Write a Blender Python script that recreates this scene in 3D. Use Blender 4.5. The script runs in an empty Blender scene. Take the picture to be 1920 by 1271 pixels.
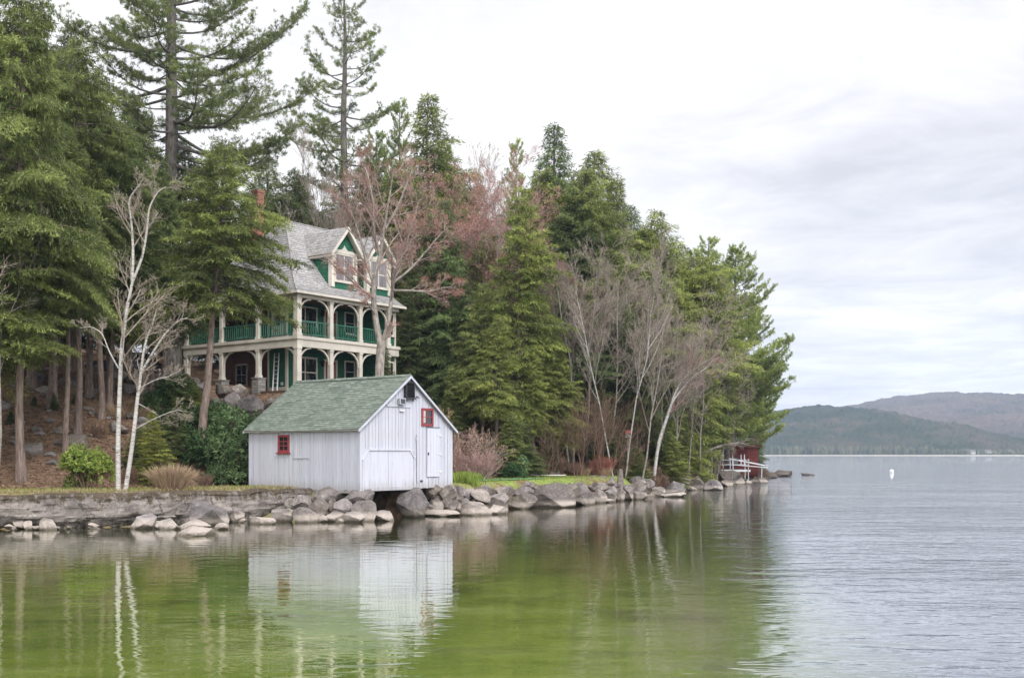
import bpy, bmesh, math
import numpy as np
from mathutils import Vector, Matrix, noise as mnoise

PI = math.pi
F = 2050.0          # focal length of the photograph in its own pixels
HOR = 850.0         # row of the horizon
CAMZ = 2.8
scene = bpy.context.scene
col = scene.collection
rng = np.random.default_rng(7)

def P(px, py, Y):
    return np.array([(px - 960) / F * Y, Y, CAMZ + (HOR - py) / F * Y])

# ------------------------------------------------------------------ helpers
def tag(o, label=None, cat=None, group=None, kind=None):
    if label: o['label'] = label
    if cat: o['category'] = cat
    if group: o['group'] = group
    if kind: o['kind'] = kind
    return o

def empty(name, loc, rz=0.0, label=None, cat=None, group=None):
    o = bpy.data.objects.new(name, None)
    o.empty_display_size = 0.3
    o.location = loc
    o.rotation_euler = (0, 0, rz)
    col.objects.link(o)
    return tag(o, label, cat, group)

def link(name, me, parent=None, mat=None, loc=None):
    o = bpy.data.objects.new(name, me)
    col.objects.link(o)
    if parent is not None: o.parent = parent
    if mat is not None and len(me.materials) == 0: me.materials.append(mat)
    if loc is not None: o.location = loc
    return o

def boxuv(me):
    n = len(me.loops)
    if n == 0: return
    co = np.empty(len(me.vertices) * 3); me.vertices.foreach_get('co', co); co = co.reshape(-1, 3)
    li = np.empty(n, dtype=np.int32); me.loops.foreach_get('vertex_index', li)
    pn = np.empty(len(me.polygons) * 3); me.polygons.foreach_get('normal', pn); pn = pn.reshape(-1, 3)
    lt = np.empty(len(me.polygons), dtype=np.int32); me.polygons.foreach_get('loop_total', lt)
    nn = np.repeat(pn, lt, axis=0)
    t = np.stack([-nn[:, 1], nn[:, 0], np.zeros(n)], 1)
    l = np.linalg.norm(t, axis=1)
    flat = l < 0.05
    t[flat] = (1, 0, 0); l[flat] = 1
    t /= l[:, None]
    b = np.cross(nn, t)
    p = co[li]
    uv = np.stack([(p * t).sum(1), (p * b).sum(1)], 1)
    lay = me.uv_layers.new(name='UVMap')
    lay.data.foreach_set('uv', uv.ravel())

def raw_mesh(name, verts, faces_n, loops, mat=None, smooth=False, attr=None):
    """verts (n,3); faces_n: int or array of sizes; loops flat."""
    me = bpy.data.meshes.new(name)
    verts = np.asarray(verts, dtype=np.float32); loops = np.asarray(loops, dtype=np.int32).ravel()
    if np.isscalar(faces_n):
        k = len(loops) // faces_n
        tot = np.full(k, faces_n, dtype=np.int32)
    else:
        tot = np.asarray(faces_n, dtype=np.int32); k = len(tot)
    start = np.concatenate([[0], np.cumsum(tot)[:-1]]).astype(np.int32)
    me.vertices.add(len(verts)); me.vertices.foreach_set('co', verts.ravel())
    me.loops.add(len(loops)); me.loops.foreach_set('vertex_index', loops)
    me.polygons.add(k); me.polygons.foreach_set('loop_start', start); me.polygons.foreach_set('loop_total', tot)
    me.polygons.foreach_set('use_smooth', np.full(k, smooth, dtype=bool))
    if attr is not None:
        for an, av in attr.items():
            a = me.attributes.new(an, 'FLOAT', 'POINT'); a.data.foreach_set('value', np.asarray(av, dtype=np.float32))
    me.update(calc_edges=True)
    me.validate()
    if mat is not None: me.materials.append(mat)
    return me

class MB:
    def __init__(self): self.v = []; self.f = []; self.n = 0
    def add(self, verts, faces):
        verts = [tuple(map(float, q)) for q in verts]
        self.v += verts
        self.f += [tuple(i + self.n for i in f) for f in faces]
        self.n += len(verts)
        return self
    def box(self, x0, x1, y0, y1, z0, z1):
        if x0 > x1: x0, x1 = x1, x0
        if y0 > y1: y0, y1 = y1, y0
        if z0 > z1: z0, z1 = z1, z0
        v = [(x0,y0,z0),(x1,y0,z0),(x1,y1,z0),(x0,y1,z0),(x0,y0,z1),(x1,y0,z1),(x1,y1,z1),(x0,y1,z1)]
        return self.add(v, [(0,3,2,1),(4,5,6,7),(0,1,5,4),(1,2,6,5),(2,3,7,6),(3,0,4,7)])
    def bar(self, p, q, w, h=None):
        """box of section w x h along p->q"""
        h = h or w
        p = np.array(p, float); q = np.array(q, float); d = q - p; L = np.linalg.norm(d); d /= L
        up = np.array([0, 0, 1.0]) if abs(d[2]) < 0.95 else np.array([0, 1.0, 0])
        s = np.cross(d, up); s /= np.linalg.norm(s); u = np.cross(s, d)
        v = []
        for e in (p, q):
            for a, b in ((-1,-1),(1,-1),(1,1),(-1,1)): v.append(e + s*a*w/2 + u*b*h/2)
        return self.add(v, [(0,3,2,1),(4,5,6,7),(0,1,5,4),(1,2,6,5),(2,3,7,6),(3,0,4,7)][::1])
    def prism(self, poly, axis, a0, a1):
        """polygon (list of 2-d) extruded along axis 'x','y','z' from a0 to a1"""
        n = len(poly)
        def pt(p, a):
            if axis == 'x': return (a, p[0], p[1])
            if axis == 'y': return (p[0], a, p[1])
            return (p[0], p[1], a)
        v = [pt(p, a0) for p in poly] + [pt(p, a1) for p in poly]
        f = [tuple(range(n))[::-1], tuple(range(n, 2*n))] + [(i, (i+1) % n, (i+1) % n + n, i + n) for i in range(n)]
        return self.add(v, f)
    def tube(self, pts, rad, sides=8, caps=True):
        v, f = tube_np(pts, rad, sides)
        n0 = len(v)
        fl = [tuple(q) for q in f]
        if caps:
            fl += [tuple(range(sides))[::-1], tuple(range(n0 - sides, n0))]
        return self.add(v, fl)
    def build(self, name, mat, parent=None, smooth=False, bevel=0.0, uv=True, fix=True):
        me = bpy.data.meshes.new(name)
        me.from_pydata(self.v, [], self.f)
        if fix:
            bm = bmesh.new(); bm.from_mesh(me)
            bmesh.ops.recalc_face_normals(bm, faces=bm.faces)
            if bevel > 0:
                bmesh.ops.bevel(bm, geom=bm.edges[:], offset=bevel, segments=1, affect='EDGES', clamp_overlap=True)
            bm.to_mesh(me); bm.free()
        if smooth: me.polygons.foreach_set('use_smooth', np.ones(len(me.polygons), dtype=bool))
        me.update()
        if uv: boxuv(me)
        me.materials.append(mat)
        return link(name, me, parent)

def tube_np(pts, rad, sides):
    pts = np.asarray(pts, float); n = len(pts)
    rad = np.broadcast_to(np.asarray(rad, float), (n,))
    d = np.gradient(pts, axis=0) if n > 2 else np.repeat((pts[1] - pts[0])[None], 2, 0)
    d = d / (np.linalg.norm(d, axis=1, keepdims=True) + 1e-9)
    ref = np.array([1.0, 0.13, 0.07]) if abs(d[:, 0]).max() < 0.9 else np.array([0.07, 1.0, 0.13])
    if abs((d @ (ref/np.linalg.norm(ref)))).max() > 0.97: ref = np.array([0.1, 0.1, 1.0])
    s = np.cross(d, ref); s /= np.linalg.norm(s, axis=1, keepdims=True) + 1e-9
    u = np.cross(s, d)
    a = np.arange(sides) * 2 * PI / sides
    ring = (s[:, None, :] * np.cos(a)[None, :, None] + u[:, None, :] * np.sin(a)[None, :, None]) * rad[:, None, None] + pts[:, None, :]
    v = ring.reshape(-1, 3)
    i = np.arange(n - 1)[:, None] * sides; j = np.arange(sides)[None, :]; j2 = (j + 1) % sides
    f = np.stack([i + j, i + j2, i + sides + j2, i + sides + j], -1).reshape(-1, 4)
    return v, f

class Tubes:
    def __init__(self): self.v = []; self.f = []; self.n = 0
    def add(self, pts, rad, sides):
        v, f = tube_np(pts, rad, sides)
        self.v.append(v); self.f.append(f + self.n); self.n += len(v)
    def mesh(self, name, mat, smooth=True):
        return raw_mesh(name, np.concatenate(self.v), 4, np.concatenate(self.f), mat, smooth)

# ------------------------------------------------------------------ materials
def srgb(r, g, b):
    def c(x):
        x /= 255.0
        return x / 12.92 if x <= 0.04045 else ((x + 0.055) / 1.055) ** 2.4
    return (c(r), c(g), c(b), 1)

class NT:
    def __init__(self, name):
        self.m = bpy.data.materials.new(name); self.m.use_nodes = True
        self.t = self.m.node_tree; self.t.nodes.clear()
        self.out = self.t.nodes.new('ShaderNodeOutputMaterial')
    def n(self, typ, **kw):
        nd = self.t.nodes.new('ShaderNode' + typ)
        for k, v in kw.items():
            if k.startswith('i_'):
                key = k[2:]
                key = int(key) if key.isdigit() else key.replace('_', ' ')
                nd.inputs[key].default_value = v
            else: setattr(nd, k, v)
        return nd
    def l(self, a, b): self.t.links.new(a, b)
    def coord(self, kind='Object'):
        return self.n('TexCoord').outputs[kind]
    def pos(self):
        return self.n('NewGeometry').outputs['Position']
    def map(self, vec, scale=(1,1,1), rot=(0,0,0), loc=(0,0,0)):
        m = self.n('Mapping'); self.l(vec, m.inputs['Vector'])
        m.inputs['Scale'].default_value = scale; m.inputs['Rotation'].default_value = rot; m.inputs['Location'].default_value = loc
        return m.outputs[0]
    def noise(self, vec, scale, detail=4, rough=0.55, dist=0.0):
        x = self.n('TexNoise'); self.l(vec, x.inputs['Vector'])
        x.inputs['Scale'].default_value = scale; x.inputs['Detail'].default_value = detail
        x.inputs['Roughness'].default_value = rough; x.inputs['Distortion'].default_value = dist
        return x.outputs['Fac']
    def ramp(self, fac, stops):
        r = self.n('ValToRGB'); self.l(fac, r.inputs[0])
        e = r.color_ramp.elements
        while len(e) < len(stops): e.new(0.5)
        for el, (p, c) in zip(e, stops):
            el.position = p
            el.color = c if hasattr(c, '__len__') else (c, c, c, 1)
        return r.outputs[0]
    def mix(self, fac, a, b, mode='MIX'):
        m = self.n('Mix', data_type='RGBA', blend_type=mode)
        for src, idx in ((fac, 0), (a, 6), (b, 7)):
            if hasattr(src, 'is_linked') or hasattr(src, 'links'): self.l(src, m.inputs[idx])
            else: m.inputs[idx].default_value = src
        return m.outputs[2]
    def math(self, op, a, b=None, clamp=False):
        m = self.n('Math', operation=op); m.use_clamp = clamp
        for src, idx in ((a, 0), (b, 1)):
            if src is None: continue
            if hasattr(src, 'links'): self.l(src, m.inputs[idx])
            else: m.inputs[idx].default_value = src
        return m.outputs[0]
    def mrange(self, v, a, b, c=0, d=1):
        m = self.n('MapRange'); self.l(v, m.inputs[0])
        for i, x in enumerate((a, b, c, d)): m.inputs[1 + i].default_value = x
        return m.outputs[0]
    def bump(self, h, strength=0.5, dist=0.02, normal=None):
        b = self.n('Bump'); b.inputs['Strength'].default_value = strength; b.inputs['Distance'].default_value = dist
        self.l(h, b.inputs['Height'])
        if normal is not None: self.l(normal, b.inputs['Normal'])
        return b.outputs[0]
    def pbr(self, color, rough=0.7, normal=None, spec=0.4, metal=0.0):
        p = self.n('BsdfPrincipled')
        for src, key in ((color, 'Base Color'), (rough, 'Roughness')):
            if hasattr(src, 'links'): self.l(src, p.inputs[key])
            else: p.inputs[key].default_value = src
        p.inputs['Specular IOR Level'].default_value = spec
        p.inputs['Metallic'].default_value = metal
        if normal is not None: self.l(normal, p.inputs['Normal'])
        return p
    def done(self, shader):
        self.l(shader.outputs[0] if hasattr(shader, 'outputs') else shader, self.out.inputs['Surface'])
        return self.m

M = {}
def simple(name, c, rough=0.6, var=0.12, scale=3.0, spec=0.4, metal=0.0, bump=0.0):
    t = NT(name); o = t.coord()
    nz = t.noise(o, scale, 5)
    c = tuple(c[:3]) + (1,)
    hi = tuple(min(1, x * (1 + var)) for x in c[:3]) + (1,); lo = tuple(x * (1 - var) for x in c[:3]) + (1,)
    cc = t.ramp(nz, [(0.3, lo), (0.7, hi)])
    nrm = t.bump(t.noise(o, scale * 8, 4), bump, 0.02) if bump else None
    M[name] = t.done(t.pbr(cc, rough, nrm, spec, metal)); return M[name]

simple('cream', (0.64, 0.60, 0.525), 0.6, 0.14, 1.2)
simple('green_trim', (0.045, 0.17, 0.115), 0.55, 0.25, 2)
simple('red_paint', (0.27, 0.045, 0.05), 0.6, 0.3, 9)
simple('dark_metal', (0.03, 0.032, 0.036), 0.45, 0.2, 4)
simple('grey_metal', (0.42, 0.43, 0.45), 0.4, 0.15, 4, 0.5, 0.5)
simple('white_metal', (0.68, 0.69, 0.70), 0.45, 0.1, 4)
simple('door_white', (0.62, 0.60, 0.56), 0.5, 0.06, 3)
simple('porch_wood', (0.12, 0.07, 0.045), 0.6, 0.25, 3)
simple('black_rubber', (0.012, 0.012, 0.013), 0.8, 0.2, 4)
simple('car_paint', (0.012, 0.014, 0.03), 0.18, 0.1, 1, 0.6)
simple('mat_green', (0.05, 0.27, 0.19), 0.8, 0.15, 2)
simple('grey_wood', (0.30, 0.27, 0.25), 0.8, 0.25, 3, 0.2, 0.0, 0.3)
simple('blue_tarp', (0.16, 0.20, 0.27), 0.6, 0.2, 3)
simple('orange_red', (0.38, 0.10, 0.08), 0.5, 0.15, 3)
simple('buoy_white', (0.82, 0.82, 0.82), 0.3, 0.05, 3)
simple('cloth', (0.5, 0.47, 0.44), 0.9, 0.15, 5)

def white_boards(name, tint):
    t = NT(name); o = t.coord()
    streak = t.noise(t.map(o, (9, 9, 0.7)), 1.0, 5, 0.65)
    blot = t.noise(o, 1.1, 4)
    fine = t.noise(t.map(o, (30, 30, 2.0)), 1.0, 3, 0.7)
    a = t.ramp(streak, [(0.26, tuple(x * 0.74 for x in tint[:3]) + (1,)), (0.43, tuple(x * 0.94 for x in tint[:3]) + (1,)), (0.65, tint)])
    b = t.mix(t.mrange(blot, 0.35, 0.75, 0.0, 0.35), a, (0.52, 0.50, 0.53, 1))
    wear = t.math('MULTIPLY', t.mrange(fine, 0.66, 0.74), t.mrange(blot, 0.5, 0.62))
    c = t.mix(t.math('MULTIPLY', wear, 0.7), b, (0.22, 0.20, 0.19, 1))
    sn = t.n('VectorMath', operation='SNAP'); t.l(o, sn.inputs[0]); sn.inputs[1].default_value = (.19, .115, 50)
    wn = t.n('TexWhiteNoise', noise_dimensions='3D'); t.l(sn.outputs[0], wn.inputs['Vector'])
    c = t.mix(1.0, c, t.ramp(wn.outputs['Value'], [(0.0, (.89, .89, .90, 1)), (0.5, (.98, .98, .98, 1)), (1.0, (1.04, 1.035, 1.03, 1))] if name == 'boards' else [(0, (.99, .99, .99, 1)), (1, (1, 1, 1, 1))]), 'MULTIPLY')
    z = t.n('SeparateXYZ'); t.l(o, z.inputs[0])
    damp = t.math('ADD', z.outputs[2], t.math('MULTIPLY', t.math('SUBTRACT', streak, 0.5), 1.1))
    c = t.mix(t.mrange(damp, 0.42, 0.02, 0, 0.55), c, (0.30, 0.28, 0.26, 1))
    pe = t.math('MULTIPLY', t.mrange(t.noise(t.map(o, (22, 22, 3.5)), 1.0, 4, 0.75), 0.60, 0.66), t.mrange(t.noise(o, 2.3, 3), 0.52, 0.64))
    c = t.mix(t.math('MULTIPLY', pe, 0.75), c, (0.27, 0.24, 0.22, 1))
    M[name] = t.done(t.pbr(c, 0.7, t.bump(fine, 0.25, 0.004), 0.25)); return M[name]
white_boards('boards', (0.555, 0.575, 0.65, 1))
white_boards('door_boards', (0.60, 0.62, 0.71, 1))

def shingles(name, cols, mortar, bw, bh, rough=0.9):
    t = NT(name); uv = t.coord('UV')
    b = t.n('TexBrick'); t.l(uv, b.inputs['Vector'])
    b.inputs['Scale'].default_value = 1.0
    b.inputs['Brick Width'].default_value = bw; b.inputs['Row Height'].default_value = bh
    b.inputs['Mortar Size'].default_value = 0.012; b.inputs['Mortar Smooth'].default_value = 0.3
    b.inputs['Color1'].default_value = (0, 0, 0, 1); b.inputs['Color2'].default_value = (1, 1, 1, 1); b.inputs['Mortar'].default_value = (0.5, 0.5, 0.5, 1)
    b.offset = 0.37; b.squash = 1.0
    big = t.noise(uv, 0.7, 4); fine = t.noise(uv, 45, 3)
    v = t.math('ADD', t.math('MULTIPLY', b.outputs['Color'], 0.55), t.math('MULTIPLY', fine, 0.45))
    c = t.ramp(v, [(0.15, cols[0]), (0.5, cols[1]), (0.85, cols[2])])
    c = t.mix(t.mrange(big, 0.35, 0.7, 0, 0.4), c, cols[3])
    c = t.mix(b.outputs['Fac'], c, mortar)
    M[name] = t.done(t.pbr(c, rough, t.bump(fine, 0.4, 0.006), 0.15)); return M[name]
shingles('roof_green', [(0.085, 0.11, 0.092, 1), (0.165, 0.198, 0.168, 1), (0.26, 0.29, 0.25, 1), (0.225, 0.235, 0.195, 1)], (0.06, 0.085, 0.07, 1), 0.34, 0.145)
shingles('roof_grey', [(0.22, 0.215, 0.22, 1), (0.36, 0.35, 0.35, 1), (0.50, 0.49, 0.485, 1), (0.40, 0.385, 0.37, 1)], (0.12, 0.12, 0.12, 1), 0.30, 0.15)
shingles('wall_green', [(0.024, 0.115, 0.068, 1), (0.034, 0.16, 0.096, 1), (0.05, 0.20, 0.125, 1), (0.033, 0.145, 0.09, 1)], (0.006, 0.03, 0.02, 1), 0.17, 0.16, 0.7)
shingles('brick', [(0.10, 0.028, 0.022, 1), (0.16, 0.045, 0.032, 1), (0.22, 0.065, 0.045, 1), (0.14, 0.05, 0.04, 1)], (0.20, 0.15, 0.13, 1), 0.22, 0.075)
shingles('brick_chimney', [(0.26, 0.075, 0.05, 1), (0.36, 0.11, 0.07, 1), (0.42, 0.14, 0.09, 1), (0.34, 0.12, 0.08, 1)], (0.38, 0.28, 0.23, 1), 0.22, 0.075)
shingles('pier_stone', [(0.16, 0.155, 0.15, 1), (0.27, 0.26, 0.25, 1), (0.38, 0.36, 0.34, 1), (0.25, 0.24, 0.22, 1)], (0.12, 0.11, 0.10, 1), 0.42, 0.16)
shingles('shed_red', [(0.12, 0.035, 0.035, 1), (0.17, 0.05, 0.045, 1), (0.21, 0.065, 0.055, 1), (0.15, 0.05, 0.045, 1)], (0.06, 0.02, 0.02, 1), 0.5, 0.14)

def glass_light():
    t = NT('glass_curtained'); o = t.coord()
    c = t.ramp(t.noise(t.map(o, (14, 14, .6)), 1.0, 2), [(0.35, (0.16, 0.145, 0.16, 1)), (0.65, (0.27, 0.25, 0.27, 1))])
    M['glass_curtained'] = t.done(t.pbr(c, 0.08, None, 0.8))
glass_light()
def glass():
    t = NT('glass'); o = t.coord()
    n = t.noise(o, 1.6, 2)
    M['glass'] = t.done(t.pbr((0.015, 0.02, 0.025, 1), 0.04, t.bump(n, 0.08, 0.05), 0.9))
glass()

def rock_mat():
    t = NT('granite'); p = t.pos(); o = t.coord()
    oi = t.n('ObjectInfo')
    tint = t.ramp(oi.outputs['Random'], [(0.0, (0.13, 0.112, 0.105, 1)), (0.25, (0.27, 0.225, 0.195, 1)), (0.5, (0.17, 0.155, 0.155, 1)), (0.75, (0.37, 0.32, 0.285, 1)), (1.0, (0.21, 0.195, 0.21, 1))])
    n1 = t.noise(p, 2.2, 6, 0.65); n2 = t.noise(p, 9, 5, 0.7); n3 = t.noise(p, 26, 3, 0.7)
    c = t.mix(t.mrange(n1, 0.36, 0.62), t.mix(0.68, tint, (0.075, 0.065, 0.06, 1)), tint)
    c = t.mix(t.mrange(n2, 0.56, 0.68, 0, 0.6), c, (0.47, 0.44, 0.41, 1))
    c = t.mix(t.mrange(n3, 0.60, 0.72, 0, 0.55), c, (0.07, 0.06, 0.055, 1))
    lich = t.math('MULTIPLY', t.mrange(t.noise(p, 1.3, 4), 0.58, 0.68), t.mrange(n2, 0.4, 0.55))
    c = t.mix(t.math('MULTIPLY', lich, 0.5), c, (0.22, 0.20, 0.11, 1))
    vo = t.n('TexVoronoi', feature='DISTANCE_TO_EDGE')
    wv = t.n('VectorMath', operation='ADD'); cbn = t.n('CombineXYZ'); t.l(t.math('MULTIPLY', n2, 0.7), cbn.inputs[0]); t.l(t.math('MULTIPLY', n1, 0.8), cbn.inputs[1]); t.l(n2, cbn.inputs[2])
    t.l(t.map(p, (0.9, 0.9, 1.6), (.4, .3, 0)), wv.inputs[0]); t.l(cbn.outputs[0], wv.inputs[1]); t.l(wv.outputs[0], vo.inputs['Vector']); vo.inputs['Scale'].default_value = 1.1
    crack = t.mrange(vo.outputs['Distance'], 0.022, 0.0, 0, 0.85)
    c = t.mix(crack, c, (0.03, 0.027, 0.025, 1))
    z = t.n('SeparateXYZ'); t.l(p, z.inputs[0])
    zz = t.math('ADD', z.outputs[2], t.math('MULTIPLY', t.math('SUBTRACT', n2, 0.5), 0.25))
    c = t.mix(t.mrange(zz, 0.42, 0.26, 0, 0.65), c, (0.48, 0.42, 0.37, 1))      # bleached band of the high-water mark
    c = t.mix(t.mrange(zz, 0.15, 0.05, 0, 0.85), c, (0.085, 0.072, 0.05, 1))       # wet foot
    M['granite'] = t.done(t.pbr(c, 0.85, t.bump(t.math('ADD', n2, t.math('MULTIPLY', n3, 0.5)), 0.6, 0.03), 0.25))
rock_mat()

simple('dark_ledge', (0.085, 0.07, 0.06), 0.8, 0.5, 1.6, 0.3, 0, .6)
def wallmat():
    t = NT('old_concrete'); p = t.pos()
    z = t.n('SeparateXYZ'); t.l(p, z.inputs[0])
    n1 = t.noise(p, 1.2, 6, 0.65); n2 = t.noise(p, 5, 6, 0.7); n3 = t.noise(p, 18, 4, 0.7)
    c = t.ramp(n1, [(0.3, (0.11, 0.095, 0.09, 1)), (0.5, (0.215, 0.19, 0.175, 1)), (0.68, (0.34, 0.30, 0.275, 1))])
    c = t.mix(t.mrange(n2, 0.55, 0.68, 0, 0.7), c, (0.46, 0.42, 0.39, 1))
    c = t.mix(t.mrange(n3, 0.60, 0.70, 0, 0.6), c, (0.06, 0.05, 0.045, 1))
    vo = t.n('TexVoronoi', feature='DISTANCE_TO_EDGE'); 
    wv = t.n('VectorMath', operation='ADD'); t.l(t.map(p, (0.7, 0.7, 1.1)), wv.inputs[0])
    cb = t.n('CombineXYZ'); t.l(n2, cb.inputs[0]); t.l(n1, cb.inputs[2]); t.l(cb.outputs[0], wv.inputs[1]); t.l(wv.outputs[0], vo.inputs['Vector'])
    vo.inputs['Scale'].default_value = 0.8
    c = t.mix(t.mrange(vo.outputs['Distance'], 0.018, 0.0, 0, 0.85), c, (0.03, 0.025, 0.022, 1))
    zz = t.math('ADD', z.outputs[2], t.math('MULTIPLY', t.math('SUBTRACT', n2, 0.5), 1.6))
    zz = t.math('ADD', zz, t.math('MULTIPLY', t.math('SUBTRACT', n1, 0.5), 1.2))
    vs = t.noise(t.map(p, (3.2, 3.2, .5)), 1.0, 5, 0.7)
    zz = t.math('ADD', zz, t.math('MULTIPLY', t.math('SUBTRACT', vs, 0.5), 1.5))
    moss = t.ramp(n3, [(.35, (0.03, 0.024, 0.015, 1)), (.55, (0.075, 0.055, 0.032, 1)), (.7, (0.16, 0.13, 0.085, 1))])
    c = t.mix(t.mrange(zz, 0.95, 1.2, 0, 0.9), c, moss)    # moss and humus staining along the coping
    c = t.mix(t.mrange(zz, 0.22, 0.02, 0, 0.85), c, (0.06, 0.05, 0.035, 1))
    h = t.math('ADD', n2, t.math('MULTIPLY', n3, 0.5))
    M['old_concrete'] = t.done(t.pbr(c, 0.9, t.bump(h, 0.8, 0.05), 0.2))
wallmat()

def ground_mat():
    t = NT('ground'); p = t.pos()
    at = t.n('Attribute', attribute_name='lawn')
    n1 = t.noise(p, 0.35, 5, 0.6); n2 = t.noise(p, 2.5, 6, 0.7); n3 = t.noise(p, 14, 4, 0.75)
    litter = t.ramp(n2, [(0.25, (0.07, 0.046, 0.031, 1)), (0.45, (0.165, 0.105, 0.07, 1)), (0.62, (0.26, 0.18, 0.125, 1)), (0.78, (0.38, 0.29, 0.21, 1))])
    litter = t.mix(t.mrange(n3, 0.52, 0.68, 0, 0.55), litter, (0.20, 0.12, 0.075, 1))
    litter = t.mix(t.mrange(n1, 0.58, 0.70, 0, 0.6), litter, (0.05, 0.055, 0.02, 1))
    grass = t.ramp(n2, [(0.3, (0.14, 0.20, 0.04, 1)), (0.5, (0.22, 0.30, 0.07, 1)), (0.68, (0.36, 0.36, 0.14, 1))])
    grass = t.mix(t.mrange(n3, 0.5, 0.7, 0, 0.5), grass, (0.10, 0.17, 0.03, 1))
    dry = t.ramp(n2, [(0.3, (0.16, 0.13, 0.06, 1)), (0.55, (0.30, 0.23, 0.13, 1)), (0.7, (0.38, 0.31, 0.20, 1))])
    a2 = t.n('Attribute', attribute_name='dry')
    g = t.mix(a2.outputs['Fac'], grass, dry)
    c = t.mix(at.outputs['Fac'], litter, g)
    M['ground'] = t.done(t.pbr(c, 0.95, t.bump(t.math('ADD', n2, n3), 0.7, 0.06), 0.1))
ground_mat()

def bark(name, a, b, stretch=(6, 6, 1.2), scale=1.5):
    t = NT(name); o = t.coord()
    n = t.noise(t.map(o, stretch), scale, 5, 0.7)
    n2 = t.noise(o, 1.2, 3)
    c = t.ramp(n, [(0.33, a), (0.62, b)])
    c = t.mix(t.mrange(n2, 0.5, 0.75, 0, 0.35), c, (0.14, 0.15, 0.10, 1))
    M[name] = t.done(t.pbr(c, 0.9, t.bump(n, 0.7, 0.03), 0.15))
bark('bark_conifer', (0.085, 0.062, 0.052, 1), (0.29, 0.225, 0.195, 1))
bark('bark_pine', (0.05, 0.045, 0.042, 1), (0.20, 0.18, 0.165, 1), (4, 4, 1.5))
bark('bark_grey', (0.15, 0.13, 0.115, 1), (0.31, 0.28, 0.25, 1), (2, 2, 4))
bark('bark_maple', (0.15, 0.13, 0.115, 1), (0.40, 0.36, 0.32, 1), (5, 5, 2))
bark('twig_pink', (0.26, 0.165, 0.145, 1), (0.42, 0.28, 0.25, 1))
bark('twig_maple', (0.24, 0.185, 0.165, 1), (0.40, 0.31, 0.28, 1))
bark('twig_brown', (0.10, 0.06, 0.045, 1), (0.22, 0.14, 0.105, 1))
bark('twig_tan', (0.22, 0.15, 0.09, 1), (0.40, 0.29, 0.18, 1))
bark('twig_grey', (0.21, 0.17, 0.14, 1), (0.36, 0.305, 0.26, 1))
bark('twig_red', (0.20, 0.07, 0.055, 1), (0.32, 0.13, 0.10, 1))
def birch():
    t = NT('bark_birch'); o = t.coord()
    n = t.noise(t.map(o, (1.5, 1.5, 9)), 2.2, 4, 0.7)
    c = t.ramp(n, [(0.34, (0.07, 0.06, 0.055, 1)), (0.43, (0.38, 0.355, 0.33, 1)), (0.7, (0.58, 0.56, 0.54, 1))])
    M['bark_birch'] = t.done(t.pbr(c, 0.7, None, 0.3))
birch()

def leafmat(name, dark, light, transl=0.25, attr='tone'):
    t = NT(name)
    at = t.n('Attribute', attribute_name=attr)
    oi = t.n('ObjectInfo')
    c = t.ramp(at.outputs['Fac'], [(0.0, dark), (0.55, tuple((a + b) / 2 for a, b in zip(dark, light))), (1.0, light)])
    c = t.mix(1.0, c, oi.outputs['Color'], 'MULTIPLY')
    p = t.pbr(c, 0.6, None, 0.25)
    tr = t.n('BsdfTranslucent'); t.l(c, tr.inputs[0])
    mx = t.n('MixShader'); mx.inputs[0].default_value = transl
    t.l(p.outputs[0], mx.inputs[1]); t.l(tr.outputs[0], mx.inputs[2])
    M[name] = t.done(mx)
leafmat('hemlock_leaf', (0.085, 0.108, 0.045, 1), (0.34, 0.375, 0.135, 1), .38)
leafmat('pine_leaf', (0.10, 0.13, 0.055, 1), (0.34, 0.40, 0.15, 1), .38)
leafmat('shrub_leaf', (0.030, 0.060, 0.022, 1), (0.135, 0.200, 0.080, 1), 0.15)
leafmat('bright_leaf', (0.12, 0.20, 0.03, 1), (0.40, 0.47, 0.12, 1), 0.35)
leafmat('bud_red', (0.36, 0.12, 0.09, 1), (0.62, 0.27, 0.21, 1), 0.2)
leafmat('bud_pink', (0.36, 0.17, 0.14, 1), (0.56, 0.32, 0.27, 1), 0.2)
leafmat('dry_grass', (0.26, 0.18, 0.11, 1), (0.56, 0.43, 0.31, 1), 0.2)
leafmat('dead_leaf', (0.08, 0.042, 0.025, 1), (0.42, 0.28, 0.18, 1), 0.1)
leafmat('grass_blade', (0.12, 0.17, 0.03, 1), (0.34, 0.36, 0.10, 1), 0.25)
# ------------------------------------------------------------------ terrain
SHORE = np.array([(-60,29),(-30,37.2),(-18.9,40.4),(-14.8,41.7),(-11.3,45.2),(-9.0,47.3),(-6.2,46.9),(-2.4,49.9),(0,55.7),(4.26,62.4),(9.8,71.75),
                  (15.7,87),(22.4,104),(28,119.6),(33.5,136),(31,152),(28,175),(20,215),(0,260),(-80,330),(-200,330),(-200,29)], float)
KX = np.array([(558 - 960) / F * 67, 67.0])         # front corner of the house
HX, HY = np.array([0.6, 0.8]), np.array([-0.8, 0.6])   # local axes shared by house and boathouse
BA = np.array([-6.395, 46.0])                        # front corner of the boathouse
HOUSE_Z = 6.45

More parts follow.
